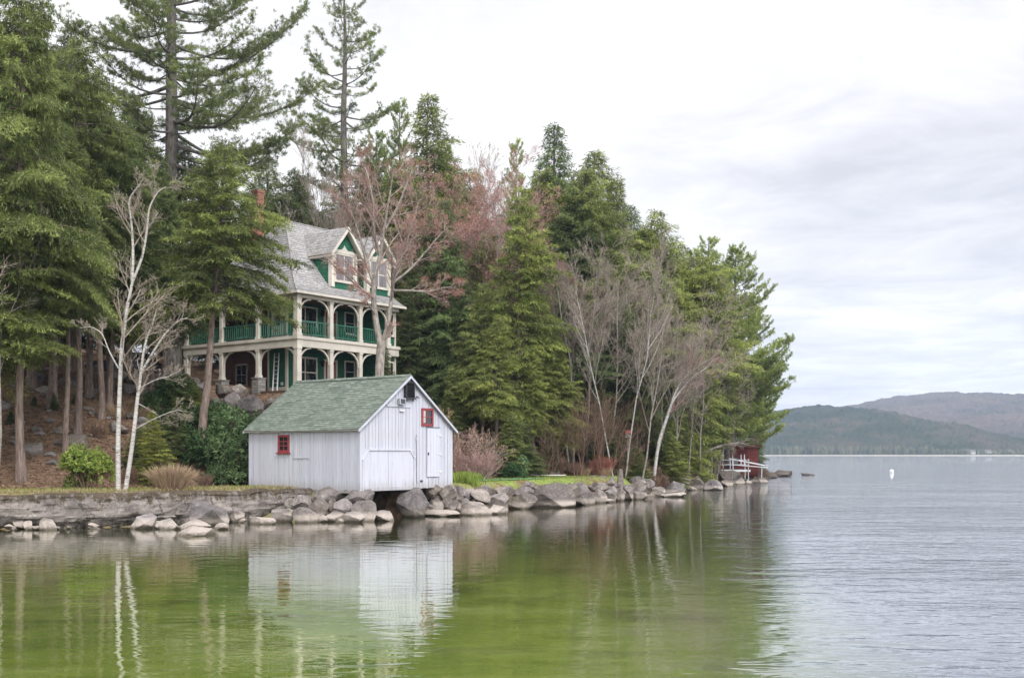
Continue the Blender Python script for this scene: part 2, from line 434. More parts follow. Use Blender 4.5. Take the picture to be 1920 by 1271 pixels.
def sdist(X, Y):
    X = np.asarray(X, float); Y = np.asarray(Y, float)
    best = np.full(X.shape, 1e9); inside = np.zeros(X.shape, bool)
    n = len(SHORE)
    for i in range(n):
        a = SHORE[i]; b = SHORE[(i + 1) % n]; e = b - a
        t = np.clip(((X - a[0]) * e[0] + (Y - a[1]) * e[1]) / (e @ e), 0, 1)
        best = np.minimum(best, np.hypot(X - a[0] - t * e[0], Y - a[1] - t * e[1]))
        c = ((a[1] > Y) != (b[1] > Y)) & (X < (b[0] - a[0]) * (Y - a[1]) / (b[1] - a[1] + 1e-12) + a[0])
        inside ^= c
    return np.where(inside, best, -best)

def sstep(a, b, x):
    t = np.clip((x - a) / (b - a), 0, 1); return t * t * (3 - 2 * t)

_w = np.random.default_rng(3)
_wv = [(_w.uniform(0.15, 1.6), _w.uniform(0, 2 * PI), _w.uniform(0, 2 * PI)) for _ in range(26)]
def wob(X, Y):
    s = 0
    for f, a, p in _wv: s = s + np.sin((X * np.cos(a) + Y * np.sin(a)) * f + p) / (1 + 1.6 * f)
    return s / 4.0

def rectdist(u, v, u0, u1, v0, v1):
    du = np.maximum(np.maximum(u0 - u, u - u1), 0); dv = np.maximum(np.maximum(v0 - v, v - v1), 0)
    return np.hypot(du, dv)

def height(X, Y):
    X = np.asarray(X, float); Y = np.asarray(Y, float)
    d = sdist(X, Y)
    right = sstep(4, 16, X)
    rise = 0.5 + 2.3 * sstep(-5.6, -4.2, X) + 3.8 * right
    z = np.where(d < 0, np.maximum(d * 0.35 - 0.35, -2.2), -0.35 + 1.63 * sstep(0, 1, np.clip(d / rise, 0, 1)) )
    flat = 6.3 * (1 - right) + 6.0 * right
    slope = 0.285 + 0.16 * sstep(-8, 4, X) - 0.1 * sstep(10, 25, X)
    up = np.maximum(d - flat, 0)
    hill = 17 * (1 - np.exp(-up * slope / 17 * 1.25))
    z = z + np.where(d > 0, hill + wob(X, Y) * 0.45 * sstep(5, 12, d), 0)
    # ledge where the drive runs
    w = 1 - sstep(0, 3.0, rectdist(X, Y, -34, -21, 71.0, 80))
    z = z * (1 - w) + 8.15 * w
    # house terrace
    u = (X - KX[0]) * HX[0] + (Y - KX[1]) * HX[1]; v = (X - KX[0]) * HY[0] + (Y - KX[1]) * HY[1]
    w = 1 - sstep(0, 2.2, rectdist(u, v, -1.0, 10.5, -1.6, 6.0))
    z = z * (1 - w) + HOUSE_Z * w
    w = 1 - sstep(0, 2.5, rectdist(u, v, -0.6, 10.5, 6.0, 12))
    z = z * (1 - w) + (HOUSE_Z + 0.75) * w
    # ground falls off a little below the boathouse, and the boat slip is cut into the bank
    u = (X - BA[0]) * HX[0] + (Y - BA[1]) * HX[1]; v = (X - BA[0]) * HY[0] + (Y - BA[1]) * HY[1]
    w = 1 - sstep(0, 0.9, rectdist(u, v, 0, 6, 0, 7.2)); z = z * (1 - w) + np.minimum(z, 1.12) * w
    w = 1 - sstep(0, 0.35, rectdist(u, v, 0.6, 2.6, -3, 6.3)); z = z * (1 - w) + np.minimum(z, -0.9) * w
    return z

def hz(x, y): return float(height(np.array([x]), np.array([y]))[0])

xs = np.concatenate([np.arange(-200, -50, 6.0), np.arange(-50, 40, 0.45), np.arange(40, 52, 3.0)])
ys = np.concatenate([np.arange(29, 36, 1.5), np.arange(36, 112, 0.45), np.arange(112, 160, 1.5), np.arange(160, 336, 6.0)])
GX, GY = np.meshgrid(xs, ys)
GZ = height(GX, GY)
GD = sdist(GX, GY)
nx, ny = len(xs), len(ys)
idx = np.arange(nx * ny).reshape(ny, nx)
quads = np.stack([idx[:-1, :-1], idx[:-1, 1:], idx[1:, 1:], idx[1:, :-1]], -1).reshape(-1, 4)
lawn = sstep(7.2, 5.0, GD + wob(GX * 2, GY * 2) * 1.2) * (1 - sstep(7, 11, GX))
lawn *= np.where(GX > -7, sstep(1.9, 2.7, GD + wob(GX * 3, GY * 3)), 1)
lawn *= np.where(GX < -8, sstep(4.6, 2.0, GD + wob(GX * 3, GY * 3) * 1.6), 1)
dry = np.where(GX < -8, 0.75, 0.1) + wob(GX, GY) * 0.5
me = raw_mesh('ground', np.stack([GX, GY, GZ], -1).reshape(-1, 3), 4, quads, M['ground'], True,
              {'lawn': np.clip(lawn, 0, 1).ravel(), 'dry': np.clip(dry, 0, 1).ravel()})
tag(link('ground', me), kind='structure')

# ------------------------------------------------------------------ water
def water_mat():
    t = NT('lake_water'); p = t.pos()
    s = t.n('SeparateXYZ'); t.l(p, s.inputs[0])
    big = t.noise(t.map(p, (0.05, 0.11, 0)), 1.0, 4)
    mid = t.noise(t.map(p, (0.35, 0.8, 0)), 1.0, 4)
    # distance past the painted edge of the tree reflection, in metres
    e = t.math('SUBTRACT', s.outputs[0], t.math('ADD', t.math('MULTIPLY', s.outputs[1], 0.168), 1.2))
    e = t.math('ADD', e, t.math('MULTIPLY', t.math('SUBTRACT', mid, 0.5), 4.0))
    deep = t.mrange(e, -2.2, 2.2)  # green to slate split paints where the tree reflection ends and sky begins
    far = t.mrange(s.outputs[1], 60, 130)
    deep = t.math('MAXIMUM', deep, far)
    green = t.ramp(mid, [(0.30, (0.098, 0.138, 0.026, 1)), (0.5, (0.155, 0.206, 0.038, 1)), (0.7, (0.215, 0.262, 0.075, 1))])
    weed = t.noise(t.map(p, (0.55, 0.5, 0)), 0.6, 5, 0.6)
    green = t.mix(t.mrange(weed, 0.54, 0.66, 0, 0.7), green, (0.07, 0.085, 0.02, 1))
    st = t.n('TexVoronoi'); t.l(t.map(p, (1.1, 0.9, 0)), st.inputs['Vector']); st.inputs['Scale'].default_value = 1.0
    green = t.mix(t.math('MULTIPLY', t.mrange(st.outputs['Distance'], 0.32, 0.16, 0, 1), t.mrange(mid, .5, .62, 0, .55)), green, (0.12, 0.125, 0.05, 1))
    # sandy shallows, darkened towards the shore to paint the dark tree reflections
    dk = t.math('ADD', s.outputs[1], t.math('MULTIPLY', t.math('SUBTRACT', mid, 0.5), 10.0))
    green = t.mix(t.mrange(dk, 22.0, 40.0, 0, 1), green, (0.045, 0.048, 0.022, 1))
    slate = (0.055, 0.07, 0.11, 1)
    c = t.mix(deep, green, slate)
    ruff = t.math('MULTIPLY', t.mrange(e, -0.3, 6.0, 0.0, 1.0), t.mrange(big, 0.38, 0.62, 0.45, 1.0))
    ruff = t.math('ADD', ruff, t.mrange(s.outputs[1], 95, 170, 0, 0.9), clamp=True)
    w1 = t.noise(t.map(p, (1.2, 2.4, 0), (0, 0, 0.25)), 1.0, 2, 0.5, 0.4)
    w2 = t.noise(t.map(p, (3.2, 6.0, 0), (0, 0, -0.2)), 1.0, 3, 0.55, 0.3)
    w3 = t.noise(t.map(p, (0.28, 0.7, 0), (0, 0, 0.1)), 1.0, 2, 0.5)
    w4 = t.noise(t.map(p, (0.09, 0.24, 0), (0, 0, -0.1)), 1.0, 3, 0.55)
    calm = t.math('ADD', t.math('MULTIPLY', w1, 0.0085), t.math('MULTIPLY', w2, 0.0012))
    rough = t.math('ADD', t.math('MULTIPLY', w1, 0.085), t.math('ADD', t.math('MULTIPLY', w2, 0.036), t.math('ADD', t.math('MULTIPLY', w3, 0.11), t.math('MULTIPLY', w4, 0.17))))
    h = t.math('ADD', calm, t.math('MULTIPLY', ruff, rough))
    b = t.bump(h, 1.0, 1.0)
    pb = t.pbr(c, 0.02, b, 0.5)
    pb.inputs['IOR'].default_value = 1.4
    pb.inputs['Coat Weight'].default_value = 0.8; pb.inputs['Coat Roughness'].default_value = 0.02; t.l(b, pb.inputs['Coat Normal'])
    M['lake_water'] = t.done(pb)
water_mat()
mb = MB(); mb.add([(-3200, -300, 0), (3200, -300, 0), (3200, 3900, 0), (-3200, 3900, 0)], [(0, 1, 2, 3)])
tag(mb.build('water', M['lake_water'], uv=False), kind='structure')

# ------------------------------------------------------------------ far hills
def hill_mat(name, base_cols):
    t = NT(name); p = t.pos()
    n1 = t.noise(p, 0.006, 5, 0.6); n2 = t.noise(p, 0.03, 5, 0.7); n3 = t.noise(p, 0.12, 3, 0.7)
    v = t.math('ADD', t.math('MULTIPLY', n1, 0.6), t.math('MULTIPLY', n2, 0.4))
    c = t.ramp(v, [(0.38, base_cols[0]), (0.48, base_cols[1]), (0.56, base_cols[2]), (0.66, base_cols[3])])
    c = t.mix(t.mrange(n3, 0.4, 0.7, 0, 0.55), c, (0.018, 0.026, 0.016, 1))
    M[name] = t.done(t.pbr(c, 1.0, None, 0.0))
hill_mat('hill_near', [(0.012, 0.022, 0.010, 1), (0.028, 0.040, 0.016, 1), (0.075, 0.062, 0.04, 1), (0.13, 0.10, 0.075, 1)])
hill_mat('hill_far', [(0.016, 0.028, 0.014, 1), (0.08, 0.058, 0.044, 1), (0.12, 0.082, 0.062, 1), (0.15, 0.105, 0.075, 1)])

def hills(name, prof, yf, yr, yb, xr, dx, dy, mat, amp, seed):
    X, Y = np.meshgrid(np.arange(xr[0], xr[1], dx), np.arange(yf, yb, dy))
    pr = np.array(prof, float)
    hx = (pr[:, 0] - 960) / F * yr; hzv = np.maximum(CAMZ + (HOR - pr[:, 1]) / F * yr, 0)
    r = np.random.default_rng(seed)
    xw = X + 40 * np.sin(Y / 170 + seed) + 25 * np.sin(Y / 71 + X / 120)
    tt = sstep(0, 1, np.clip((Y - yf) / (yr - yf), 0, 1)) ** 0.85 * (1 - 0.45 * sstep(yr, yb, Y))
    xw = X + (xw - X) * (1 - np.exp(-((Y - yr) / 160) ** 2))
    Hh = np.interp(xw, hx, hzv)
    z = Hh * tt * (1 + 0.10 * np.sin(X / 61 + Y / 97) * np.sin(Y / 130 + seed) * (1 - tt))
    z = z + r.uniform(-1, 1, X.shape) * amp * sstep(2, 15, z) - 1.0
    z = z + np.array([mnoise.fractal(Vector((a_ / 70, b2_ / 70, seed)), 1.0, 2.0, 4) for a_, b2_ in zip(X.ravel(), Y.ravel())]).reshape(X.shape) * 6 * sstep(6, 40, z)
    n_y, n_x = X.shape
    ii = np.arange(n_x * n_y).reshape(n_y, n_x)
    q = np.stack([ii[:-1, :-1], ii[:-1, 1:], ii[1:, 1:], ii[1:, :-1]], -1).reshape(-1, 4)
    me = raw_mesh(name, np.stack([X, Y, z], -1).reshape(-1, 3), 4, q, M[mat], False)
    return tag(link(name, me), kind='structure')
hills('hill', [(400,840),(900,812),(1300,785),(1430,773),(1500,765),(1560,763),(1620,768),(1680,781),(1740,801),(1790,826),(1822,849),(1850,853),(2400,853)],
      1442, 1900, 2250, (-500, 1000), 5, 6, 'hill_near', 3.0, 1)
hills('hill', [(700,840),(1300,800),(1430,785),(1500,772),(1560,766),(1620,758),(1650,749),(1690,743),(1735,739),(1760,742),(1790,740),(1850,745),(1920,756),(2050,780),(2300,815),(2700,845)],
      1650, 3000, 3500, (-300, 2500), 8, 11, 'hill_far', 3.5, 2)
# flat land, pale colour painting the far water's sky glint, and its wood
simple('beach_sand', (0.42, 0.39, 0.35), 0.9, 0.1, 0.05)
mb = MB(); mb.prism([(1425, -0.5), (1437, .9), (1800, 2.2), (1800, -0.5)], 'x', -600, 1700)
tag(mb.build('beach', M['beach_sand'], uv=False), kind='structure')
def far_wood():
    r = np.random.default_rng(5)
    V = []; Fc = []; tone = []; n0 = 0
    def cone(x, y, h, w, tn):
        nonlocal n0
        k = 6; a = np.arange(k) * 2 * PI / k + r.uniform(0, 1)
        base = np.stack([x + w * np.cos(a), y + w * np.sin(a), np.full(k, 1.8)], 1)
        midr = np.stack([x + w * 0.8 * np.cos(a + .5), y + w * .8 * np.sin(a + .5), np.full(k, 1.8 + h * r.uniform(.35, .6))], 1)
        V.append(np.concatenate([base, midr, [[x, y, 1.8 + h]]]))
        for i in range(k):
            j = (i + 1) % k
            Fc.append((n0 + i, n0 + j, n0 + k + j)); Fc.append((n0 + i, n0 + k + j, n0 + k + i)); Fc.append((n0 + k + i, n0 + k + j, n0 + 2 * k))
        tone.append(np.full(2 * k + 1, tn)); n0 += 2 * k + 1
    for i in range(1500):
        x = r.uniform(-150, 625) ; y = 1446 + r.exponential(25)
        h = r.uniform(6, 13) * (1.0 if x < 560 else 0.7)
        cone(x, y, h, h * r.uniform(.16, .38), np.clip(r.beta(1.6, 2), 0, 1))
    for i in range(450):
        x = r.uniform(610, 1250); y = 1446 + r.exponential(60)
        h = r.uniform(3, 8)
        cone(x, y, h, h * r.uniform(.3, .5), r.uniform(.5, 1))
    me = raw_mesh('far_wood', np.concatenate(V), 3, np.array(Fc), M['far_leaf'], False, {'tone': np.concatenate(tone)})
    o = tag(link('far_wood', me), kind='stuff')
leafmat('far_leaf', (0.022, 0.034, 0.016, 1), (0.13, 0.13, 0.07, 1), 0.0)
far_wood()
simple('far_white', (0.5, 0.5, 0.5), 0.8, 0.05, 0.2)
simple('far_roof', (0.16, 0.15, 0.15), 0.8, 0.1, 0.2)
for px, Y, w, lab in ((1826, 1448, 11, 'white cottage close to the shoreline below the far hill'), (1852, 1500, 9, 'small pale cottage set back in scrub below the far hill'),
                      (1893, 1470, 8, 'smallest pale cottage by the far shore towards the end of the hill')):
    c = P(px, 850, Y)
    r_ = empty('cottage', (c[0], Y, 1.9), 0.2, lab, 'cottage', 'cottages across the lake')
    mb = MB(); mb.box(-w/2, w/2, -3, 3, 0, 3.4); mb.prism([(-3, 3.4), (3, 3.4), (0, 5.6)], 'x', -w/2 + .01, w/2 - .01); mb.build('wall', M['far_white'], r_)
    mb = MB()
    for s in (-1, 1): mb.prism([(s*3.5, 3.0), (0, 5.65), (0, 5.9), (s*3.5, 3.25)], 'x', -w/2 - .4, w/2 + .4)
    mb.build('roof', M['far_roof'], r_)

# ------------------------------------------------------------------ sky, sun, haze, camera
SUN_EL, SUN_AZ = math.radians(42), math.radians(150)   # azimuth clockwise from north (+Y): behind the camera, to its right
w = bpy.data.worlds.new('World'); scene.world = w; w.use_nodes = True
nt = w.node_tree; nt.nodes.clear()
class W(NT):
    def __init__(self): self.t = nt; self.out = nt.nodes.new('ShaderNodeOutputWorld')
t = W()
sky = t.n('TexSky', sky_type='NISHITA'); sky.sun_disc = False
sky.sun_elevation = SUN_EL; sky.sun_rotation = SUN_AZ
bg1 = t.n('Background'); t.l(sky.outputs[0], bg1.inputs[0]); bg1.inputs[1].default_value = 0.12
g = t.coord('Generated')
s = t.n('SeparateXYZ'); t.l(g, s.inputs[0])
zc = t.math('ADD', t.math('MAXIMUM', s.outputs[2], 0.0), 0.10)
cb = t.n('CombineXYZ'); t.l(t.math('DIVIDE', s.outputs[0], zc), cb.inputs[0]); t.l(t.math('DIVIDE', s.outputs[1], zc), cb.inputs[1])
pl = t.map(cb.outputs[0], (0.85, 1.0, 1), (0, 0, 0.35), (3.1, 1.7, 0))
n1 = t.noise(pl, 0.75, 7, 0.56, 0.3)
n2 = t.noise(pl, 2.6, 6, 0.62, 0.5)
v = t.math('ADD', t.math('MULTIPLY', n1, 0.62), t.math('MULTIPLY', n2, 0.38))
cloud = t.ramp(v, [(0.35, (0.59, 0.585, 0.63, 1)), (0.43, (0.70, 0.695, 0.73, 1)), (0.51, (0.82, 0.81, 0.825, 1)), (0.58, (0.96, 0.945, 0.94, 1))])
bg2 = t.n('Background'); t.l(cloud, bg2.inputs[0])
dp = t.n('VectorMath', operation='DOT_PRODUCT'); t.l(g, dp.inputs[0])       # cloud brightened behind the camera round the unseen sun, added as fill light
dp.inputs[1].default_value = (math.sin(SUN_AZ) * math.cos(SUN_EL), math.cos(SUN_AZ) * math.cos(SUN_EL), math.sin(SUN_EL))
mr = t.n('MapRange', interpolation_type='SMOOTHSTEP'); t.l(dp.outputs['Value'], mr.inputs[0])
for i_, x_ in enumerate((-.25, .9, 1.0, 2.3)): mr.inputs[1 + i_].default_value = x_
t.l(t.math('MULTIPLY', mr.outputs[0], t.mrange(s.outputs[2], 0.0, 0.10, 1.22, 1.0)), bg2.inputs[1])
mx = t.n('MixShader'); t.l(t.mrange(n1, 0.25, 0.40, 0.93, 0.985), mx.inputs[0])
t.l(bg1.outputs[0], mx.inputs[1]); t.l(bg2.outputs[0], mx.inputs[2])
t.l(mx.outputs[0], t.out.inputs['Surface'])

sun = bpy.data.lights.new('sun', 'SUN'); sun.energy = 1.5; sun.angle = math.radians(12); sun.color = (1.0, 0.96, 0.90)
so = bpy.data.objects.new('sun', sun); col.objects.link(so)
sd = Vector((math.sin(SUN_AZ) * math.cos(SUN_EL), math.cos(SUN_AZ) * math.cos(SUN_EL), math.sin(SUN_EL)))
so.rotation_euler = sd.to_track_quat('Z', 'Y').to_euler(); so.location = (20, -20, 60)

hm = NT('haze_air')
pv = hm.n('VolumePrincipled'); pv.inputs['Color'].default_value = (0.62, 0.77, 1.0, 1); pv.inputs['Density'].default_value = 1.9e-4; pv.inputs['Anisotropy'].default_value = 0.0
hm.l(pv.outputs[0], hm.out.inputs['Volume'])
mb = MB(); mb.box(-3300, 3300, -400, 4000, -4.0, 300)
hzo = tag(mb.build('haze', hm.m, uv=False), kind='stuff')

cam = bpy.data.cameras.new('camera'); cam.sensor_width = 36; cam.lens = 36 * F / 1920
cam.shift_y = (HOR - 635.5) / 1920
cam.clip_start = 0.1; cam.clip_end = 9000
co = bpy.data.objects.new('camera', cam); co.location = (0, 0, CAMZ); co.rotation_euler = (PI / 2, 0, 0); col.objects.link(co)
scene.camera = co
scene.view_settings.view_transform = 'Standard'; scene.view_settings.look = 'None'; scene.view_settings.exposure = 0.4; scene.view_settings.gamma = 1
scene.view_settings.use_curve_mapping = False
scene.render.engine = 'CYCLES'
cy = scene.cycles
cy.max_bounces = 6; cy.diffuse_bounces = 3; cy.glossy_bounces = 3; cy.transmission_bounces = 3; cy.volume_bounces = 0; cy.transparent_max_bounces = 6
cy.use_denoising = True; cy.caustics_reflective = False; cy.caustics_refractive = False
cy.sample_clamp_indirect = 6
ROTZ = math.atan2(0.8, 0.6)
def window_part(root, plane, d, a0, a1, z0, z1, out=-1, frame_mat='cream', fw=0.09, proud=0.05, cols=1, rows=1, sill=True, bar=0.035, name='window', pane='glass'):
    """a window on plane x=d or y=d (face turned to -axis): frame with glazing bars, a pane and a sill"""
    def bx(mb, a, b, z_, z2, t0, t1):
        if plane == 'y': mb.box(a, b, d + t0, d + t1, z_, z2)
        else: mb.box(d + t0, d + t1, a, b, z_, z2)
    f = MB()
    bx(f, a0, a0 + fw, z0, z1, -proud, 0.04); bx(f, a1 - fw, a1, z0, z1, -proud, 0.04)
    bx(f, a0 + fw, a1 - fw, z1 - fw, z1, -proud, 0.04); bx(f, a0 + fw, a1 - fw, z0, z0 + fw, -proud, 0.04)
    ia, ib, iz, iz2 = a0 + fw, a1 - fw, z0 + fw, z1 - fw
    for k in range(1, cols):
        x = ia + (ib - ia) * k / cols; bx(f, x - bar/2, x + bar/2, iz, iz2, -proud * .5, 0.03)
    xsp = [ia + (ib - ia) * k / cols for k in range(cols + 1)]
    for k in range(1, rows):
        z = iz + (iz2 - iz) * k / rows
        for q in range(cols):
            l_ = xsp[q] + (bar/2 if q > 0 else 0); r_ = xsp[q+1] - (bar/2 if q < cols - 1 else 0)
            bx(f, l_, r_, z - bar/2, z + bar/2, -proud * .5, 0.03)
    fo = f.build(name, M[frame_mat], root, bevel=0.006)
    g = MB(); bx(g, ia, ib, iz, iz2, -0.012, 0.0); g.build('pane', M[pane], fo)
    if sill:
        s = MB(); bx(s, a0 - 0.06, a1 + 0.06, z0 - 0.07, z0 - 0.002, -proud - 0.06, 0.0); s.build('sill', M[frame_mat], fo, bevel=0.006)
    return fo

# ------------------------------------------------------------------ boathouse
def boathouse():
    r = np.random.default_rng(11)
    root = empty('boathouse', (BA[0], BA[1], 1.23), ROTZ, 'white weathered board boathouse with green shingle roof standing over a dark boat slip', 'boathouse')
    Wd, Ln, Hh, Rz = 6.03, 7.12, 2.72, 4.98
    xm = Wd / 2
    def gable_z(x): return Hh + (Rz - Hh) * (1 - abs(x - xm) / xm) - 0.05
    b = MB()
    # long walls: narrow upright boards, each with its own small offset and foot length
    def board_wall_long(x0, sgn):
        y = 0.14
        while y < Ln - 0.01:
            w = r.uniform(0.085, 0.15); y1 = min(y + w, Ln)
            o = r.uniform(0, 0.012); 
            b.box(x0 + sgn * o, x0 + sgn * 0.05, y + 0.006, y1 - 0.006, r.uniform(-0.03, 0.02), Hh - 0.03)
            y = y1
        b.box(x0 + sgn * 0.045, x0 + sgn * 0.055, 0.14, Ln, 0.02, Hh - 0.04)
    board_wall_long(0.0, 1); board_wall_long(Wd, -1)
    # gable boards, wider, with gaps; skip the boat door and the side door
    z1_, ch_ = 1.68, .34
    def gboards(y0, sgn, front):
        x = 0.14
        while x < Wd - 0.13:
            w = r.uniform(0.17, 0.25); x1 = min(x + w, Wd - 0.12)
            if Wd - 0.12 - x1 < 0.08: x1 = Wd - 0.12
            o = r.uniform(0, 0.014)
            z0 = r.uniform(-0.02, 0.03)
            xc = (x + x1) / 2
            if front:
                if 0.22 < xc < 3.34: z0 = 1.70 + r.uniform(-.01, .01)
            a0, a1 = x + 0.009, x1 - 0.009
            za, zb = gable_z(a0), gable_z(a1)
            if a0 < xm < a1:
                poly = [(a0, z0), (a1, z0), (a1, zb), (xm, gable_z(xm)), (a0, za)]
            else: poly = [(a0, z0), (a1, z0), (a1, zb), (a0, za)]
            b.prism(poly, 'y', y0 + sgn * o, y0 + sgn * 0.05)
            x = x1
        if front:
            b.prism([(3.38, 0.0), (Wd - .14, 0.0), (Wd - .14, gable_z(Wd - .14) - .05), (xm, gable_z(xm) - .06), (.14, gable_z(.14) - .05), (.14, 1.72), (3.38, 1.72)], 'y', y0 + 0.05, y0 + 0.06)
            b.prism([(.14, z1_ - ch_ - .05), (.14, 1.74), (.60, 1.74)], 'y', y0 + .004, y0 + .02); b.prism([(3.44, z1_ - ch_ - .05), (3.44, 1.74), (2.98, 1.74)], 'y', y0 + .004, y0 + .02)
        else:
            b.prism([(.14, 0.0), (Wd - .14, 0.0), (Wd - .14, gable_z(Wd - .14) - .05), (xm, gable_z(xm) - .06), (.14, gable_z(.14) - .05)], 'y', y0 - 0.04, y0 - 0.025)
    gboards(0.0, 1, True); gboards(Ln, -1, False)
    wall = b.build('wall', M['boards'], root)
    for (x, y) in ((0, 0), (Wd - .13, 0), (0, Ln - .13), (Wd - .13, Ln - .13)):
        t = MB(); t.box(x - 0.012 if x == 0 else x, (x + .13) if x == 0 else Wd + 0.012, (y - 0.012) if y == 0 else y, (y + .13) if y == 0 else Ln + 0.012, -0.04, Hh - 0.02)
        t.build('corner_post', M['boards'], root, bevel=0.006)
    # roof: stepped shingle courses on both slopes
    ro = MB(); ov = 0.22; og = 0.16
    L = math.hypot(xm + ov, (Rz - Hh) * (xm + ov) / xm); nrow = 26
    sl = (Rz - Hh) / xm
    for s in (-1, 1):
        for k in range(nrow):
            u0, u1 = k / nrow, (k + 1) / nrow
            xa = xm + s * (xm + ov) * (1 - u0); xb = xm + s * (xm + ov) * (1 - u1)
            za = Rz - abs(xa - xm) * sl + 0.05; zb = Rz - abs(xb - xm) * sl + 0.05
            sag = 0.0
            # split along the length so that the ridge and courses can sag a little
            ns = 12
            for q in range(ns):
                y0 = -og + (Ln + 2 * og) * q / ns; y1 = -og + (Ln + 2 * og) * (q + 1) / ns
                s0 = -0.045 * math.sin(PI * q / ns); s1 = -0.045 * math.sin(PI * (q + 1) / ns)
                v = [(xa, y0, za + .022 + s0), (xa, y1, za + .022 + s1), (xb, y1, zb + .006 + s1), (xb, y0, zb + .006 + s0), (xa, y0, za - .012 + s0), (xa, y1, za - .012 + s1)]
                ro.add(v, [(0, 1, 2, 3), (0, 4, 5, 1)])
    roof = ro.build('roof', M['roof_green'], root, fix=False)
    # underside / edges
    for s in (-1, 1):
        pts = [(xm + s * (xm + ov), Hh - ov * sl + .03), (xm, Rz + .03), (xm, Rz - .09), (xm + s * (xm + ov), Hh - ov * sl - .07)]
        for ya, yb in ((-og - 0.02, -og + 0.05), (Ln + og - .05, Ln + og + .02)):
            e = MB(); e.prism(pts, 'y', ya, yb); e.build('rake_board', M['boards'], root)
    u = MB()
    for s in (-1, 1):
        pts = [(xm + s * (xm + ov - .01), Hh - ov * sl + .02), (xm + s * .01, Rz + .0), (xm + s * .01, Rz - .05), (xm + s * (xm + ov - .01), Hh - ov * sl - .03)]
        u.prism(pts, 'y', -og + .05, Ln + og - .05)
    u.build('roof_deck', M['grey_wood'], root)
    cap = MB(); cap.prism([(xm - .12, Rz - .01), (xm, Rz + .095), (xm + .12, Rz - .01), (xm, Rz + .06)], 'y', -og - .01, Ln + og + .01); cap.build('ridge_cap', M['roof_green'], root)
    # windows
    w1 = window_part(root, 'x', 0.0, 4.37, 5.11, 1.62, 2.40, frame_mat='red_paint', fw=.1, cols=2, rows=3, proud=.05)
    w2 = window_part(root, 'y', 0.0, 3.87, 4.66, 2.80, 3.61, frame_mat='red_paint', fw=.1, cols=2, rows=2, proud=.05, sill=False)
    cur = MB(); cur.box(3.99, 4.14, -0.022, -0.013, 2.95, 3.5); cur.build('curtain', M['cloth'], w2)
    # boat door: two leaves under a chamfered head
    z1 = 1.68; ch = .34
    for (a, c_, nm) in ((0.24, 1.68, 0), (1.70, 3.32, 1)):
        if nm == 0: poly = [(a, -.02), (c_, -.02), (c_, z1), (a + ch * .75, z1), (a, z1 - ch)]
        else: poly = [(a, -.02), (c_, -.02), (c_, z1 - ch), (c_ - ch * .75, z1), (a, z1)]
        d = MB(); d.prism(poly, 'y', -0.035, 0.02); lf = d.build('boat_door', M['door_boards'], root, bevel=.006)
    fr = MB()
    fr.bar((0.12, -.03, z1 - ch - .06), (.24 + ch * .75, -.03, z1 + .04), .07, .06); fr.bar((3.44, -.03, z1 - ch - .06), (3.32 - ch * .75, -.03, z1 + .04), .07, .06)
    fr.box(.24 + ch * .75, 3.32 - ch * .75, -.075, 0.0, z1 + .005, z1 + .085)
    fr.box(3.34, 3.46, -.05, 0.02, -.05, z1 + .02); fr.box(.13, .23, -.045, .02, -.05, z1 - ch)
    fr.box(.24, 3.32, -.06, -.036, -.03, .14)
    fr.build('door_frame', M['boards'], root, bevel=.006)
    sp = MB(); sp.box(3.52, 3.60, -.075, -.03, .3, 2.42); sp.box(3.48, 3.66, -.06, -.02, 2.15, 2.28); sp.build('latch_bar', M['boards'], root, bevel=.006)
    # side door with hinges
    d = MB()
    for k in range(4): d.box(4.22 + k * .215, 4.22 + (k + 1) * .215 - .006, -.055, -.016, .52, 2.72)
    door = d.build('door', M['door_boards'], root)
    h = MB(); h.box(4.20, 5.10, -.075, -.02, 2.74, 2.765); h.build('drip_edge', M['dark_metal'], door)
    for z in (.75, 1.55, 2.4):
        h = MB(); h.box(4.95, 5.22, -.07, -.057, z - .025, z + .025); h.box(5.09, 5.13, -.075, -.06, z - .07, z + .07); h.build('hinge', M['white_metal'], door)
    k = MB(); k.box(4.25, 4.29, -.10, -.056, 1.5, 1.62); k.build('handle', M['dark_metal'], door)
    # patched hatch on the long wall
    hp = MB()
    for y in (3.10, 4.02): hp.box(-.022, .0, y, y + .05, 1.40, 2.50)
    hp.box(-.022, 0, 3.15, 4.02, 2.45, 2.5); hp.box(-.03, 0, 3.08, 4.1, 1.36, 1.40)
    hp.build('hatch', M['boards'], root)
    # louvred vent under the peak
    v = MB()
    v.box(2.70, 2.76, -.16, 0.0, 3.98, 4.74); v.box(3.22, 3.28, -.16, 0, 3.98, 4.74); v.box(2.76, 3.22, -.16, 0, 4.68, 4.74); v.box(2.76, 3.22, -.16, 0, 3.98, 4.04)
    for q in range(9): v.prism([(-.13, 4.07 + q * .068), (-.03, 4.105 + q * .068), (-.03, 4.115 + q * .068), (-.13, 4.08 + q * .068)], 'x', 2.76, 3.22)
    v.box(2.76, 3.22, -.02, 0, 4.04, 4.68); v.box(2.76, 2.80, -.15, -.1, 3.86, 3.98); v.box(3.16, 3.22, -.15, -.1, 3.88, 3.98)
    v.build('vent', M['dark_metal'], root)
    # flood light on a short board
    fl = MB(); fl.box(1.62, 3.15, -.035, 0.0, 3.60, 3.70); fl.build('lamp_board', M['boards'], root, bevel=.005)
    l = MB(); l.box(2.28, 2.62, -.17, -.04, 3.72, 3.98); l.box(2.25, 2.65, -.2, -.172, 3.70, 4.0); lo = l.build('flood_light', M['grey_metal'], root, bevel=.01)
    l = MB(); l.box(2.31, 2.59, -.205, -.2, 3.75, 3.95); l.build('lens', M['glass'], lo)
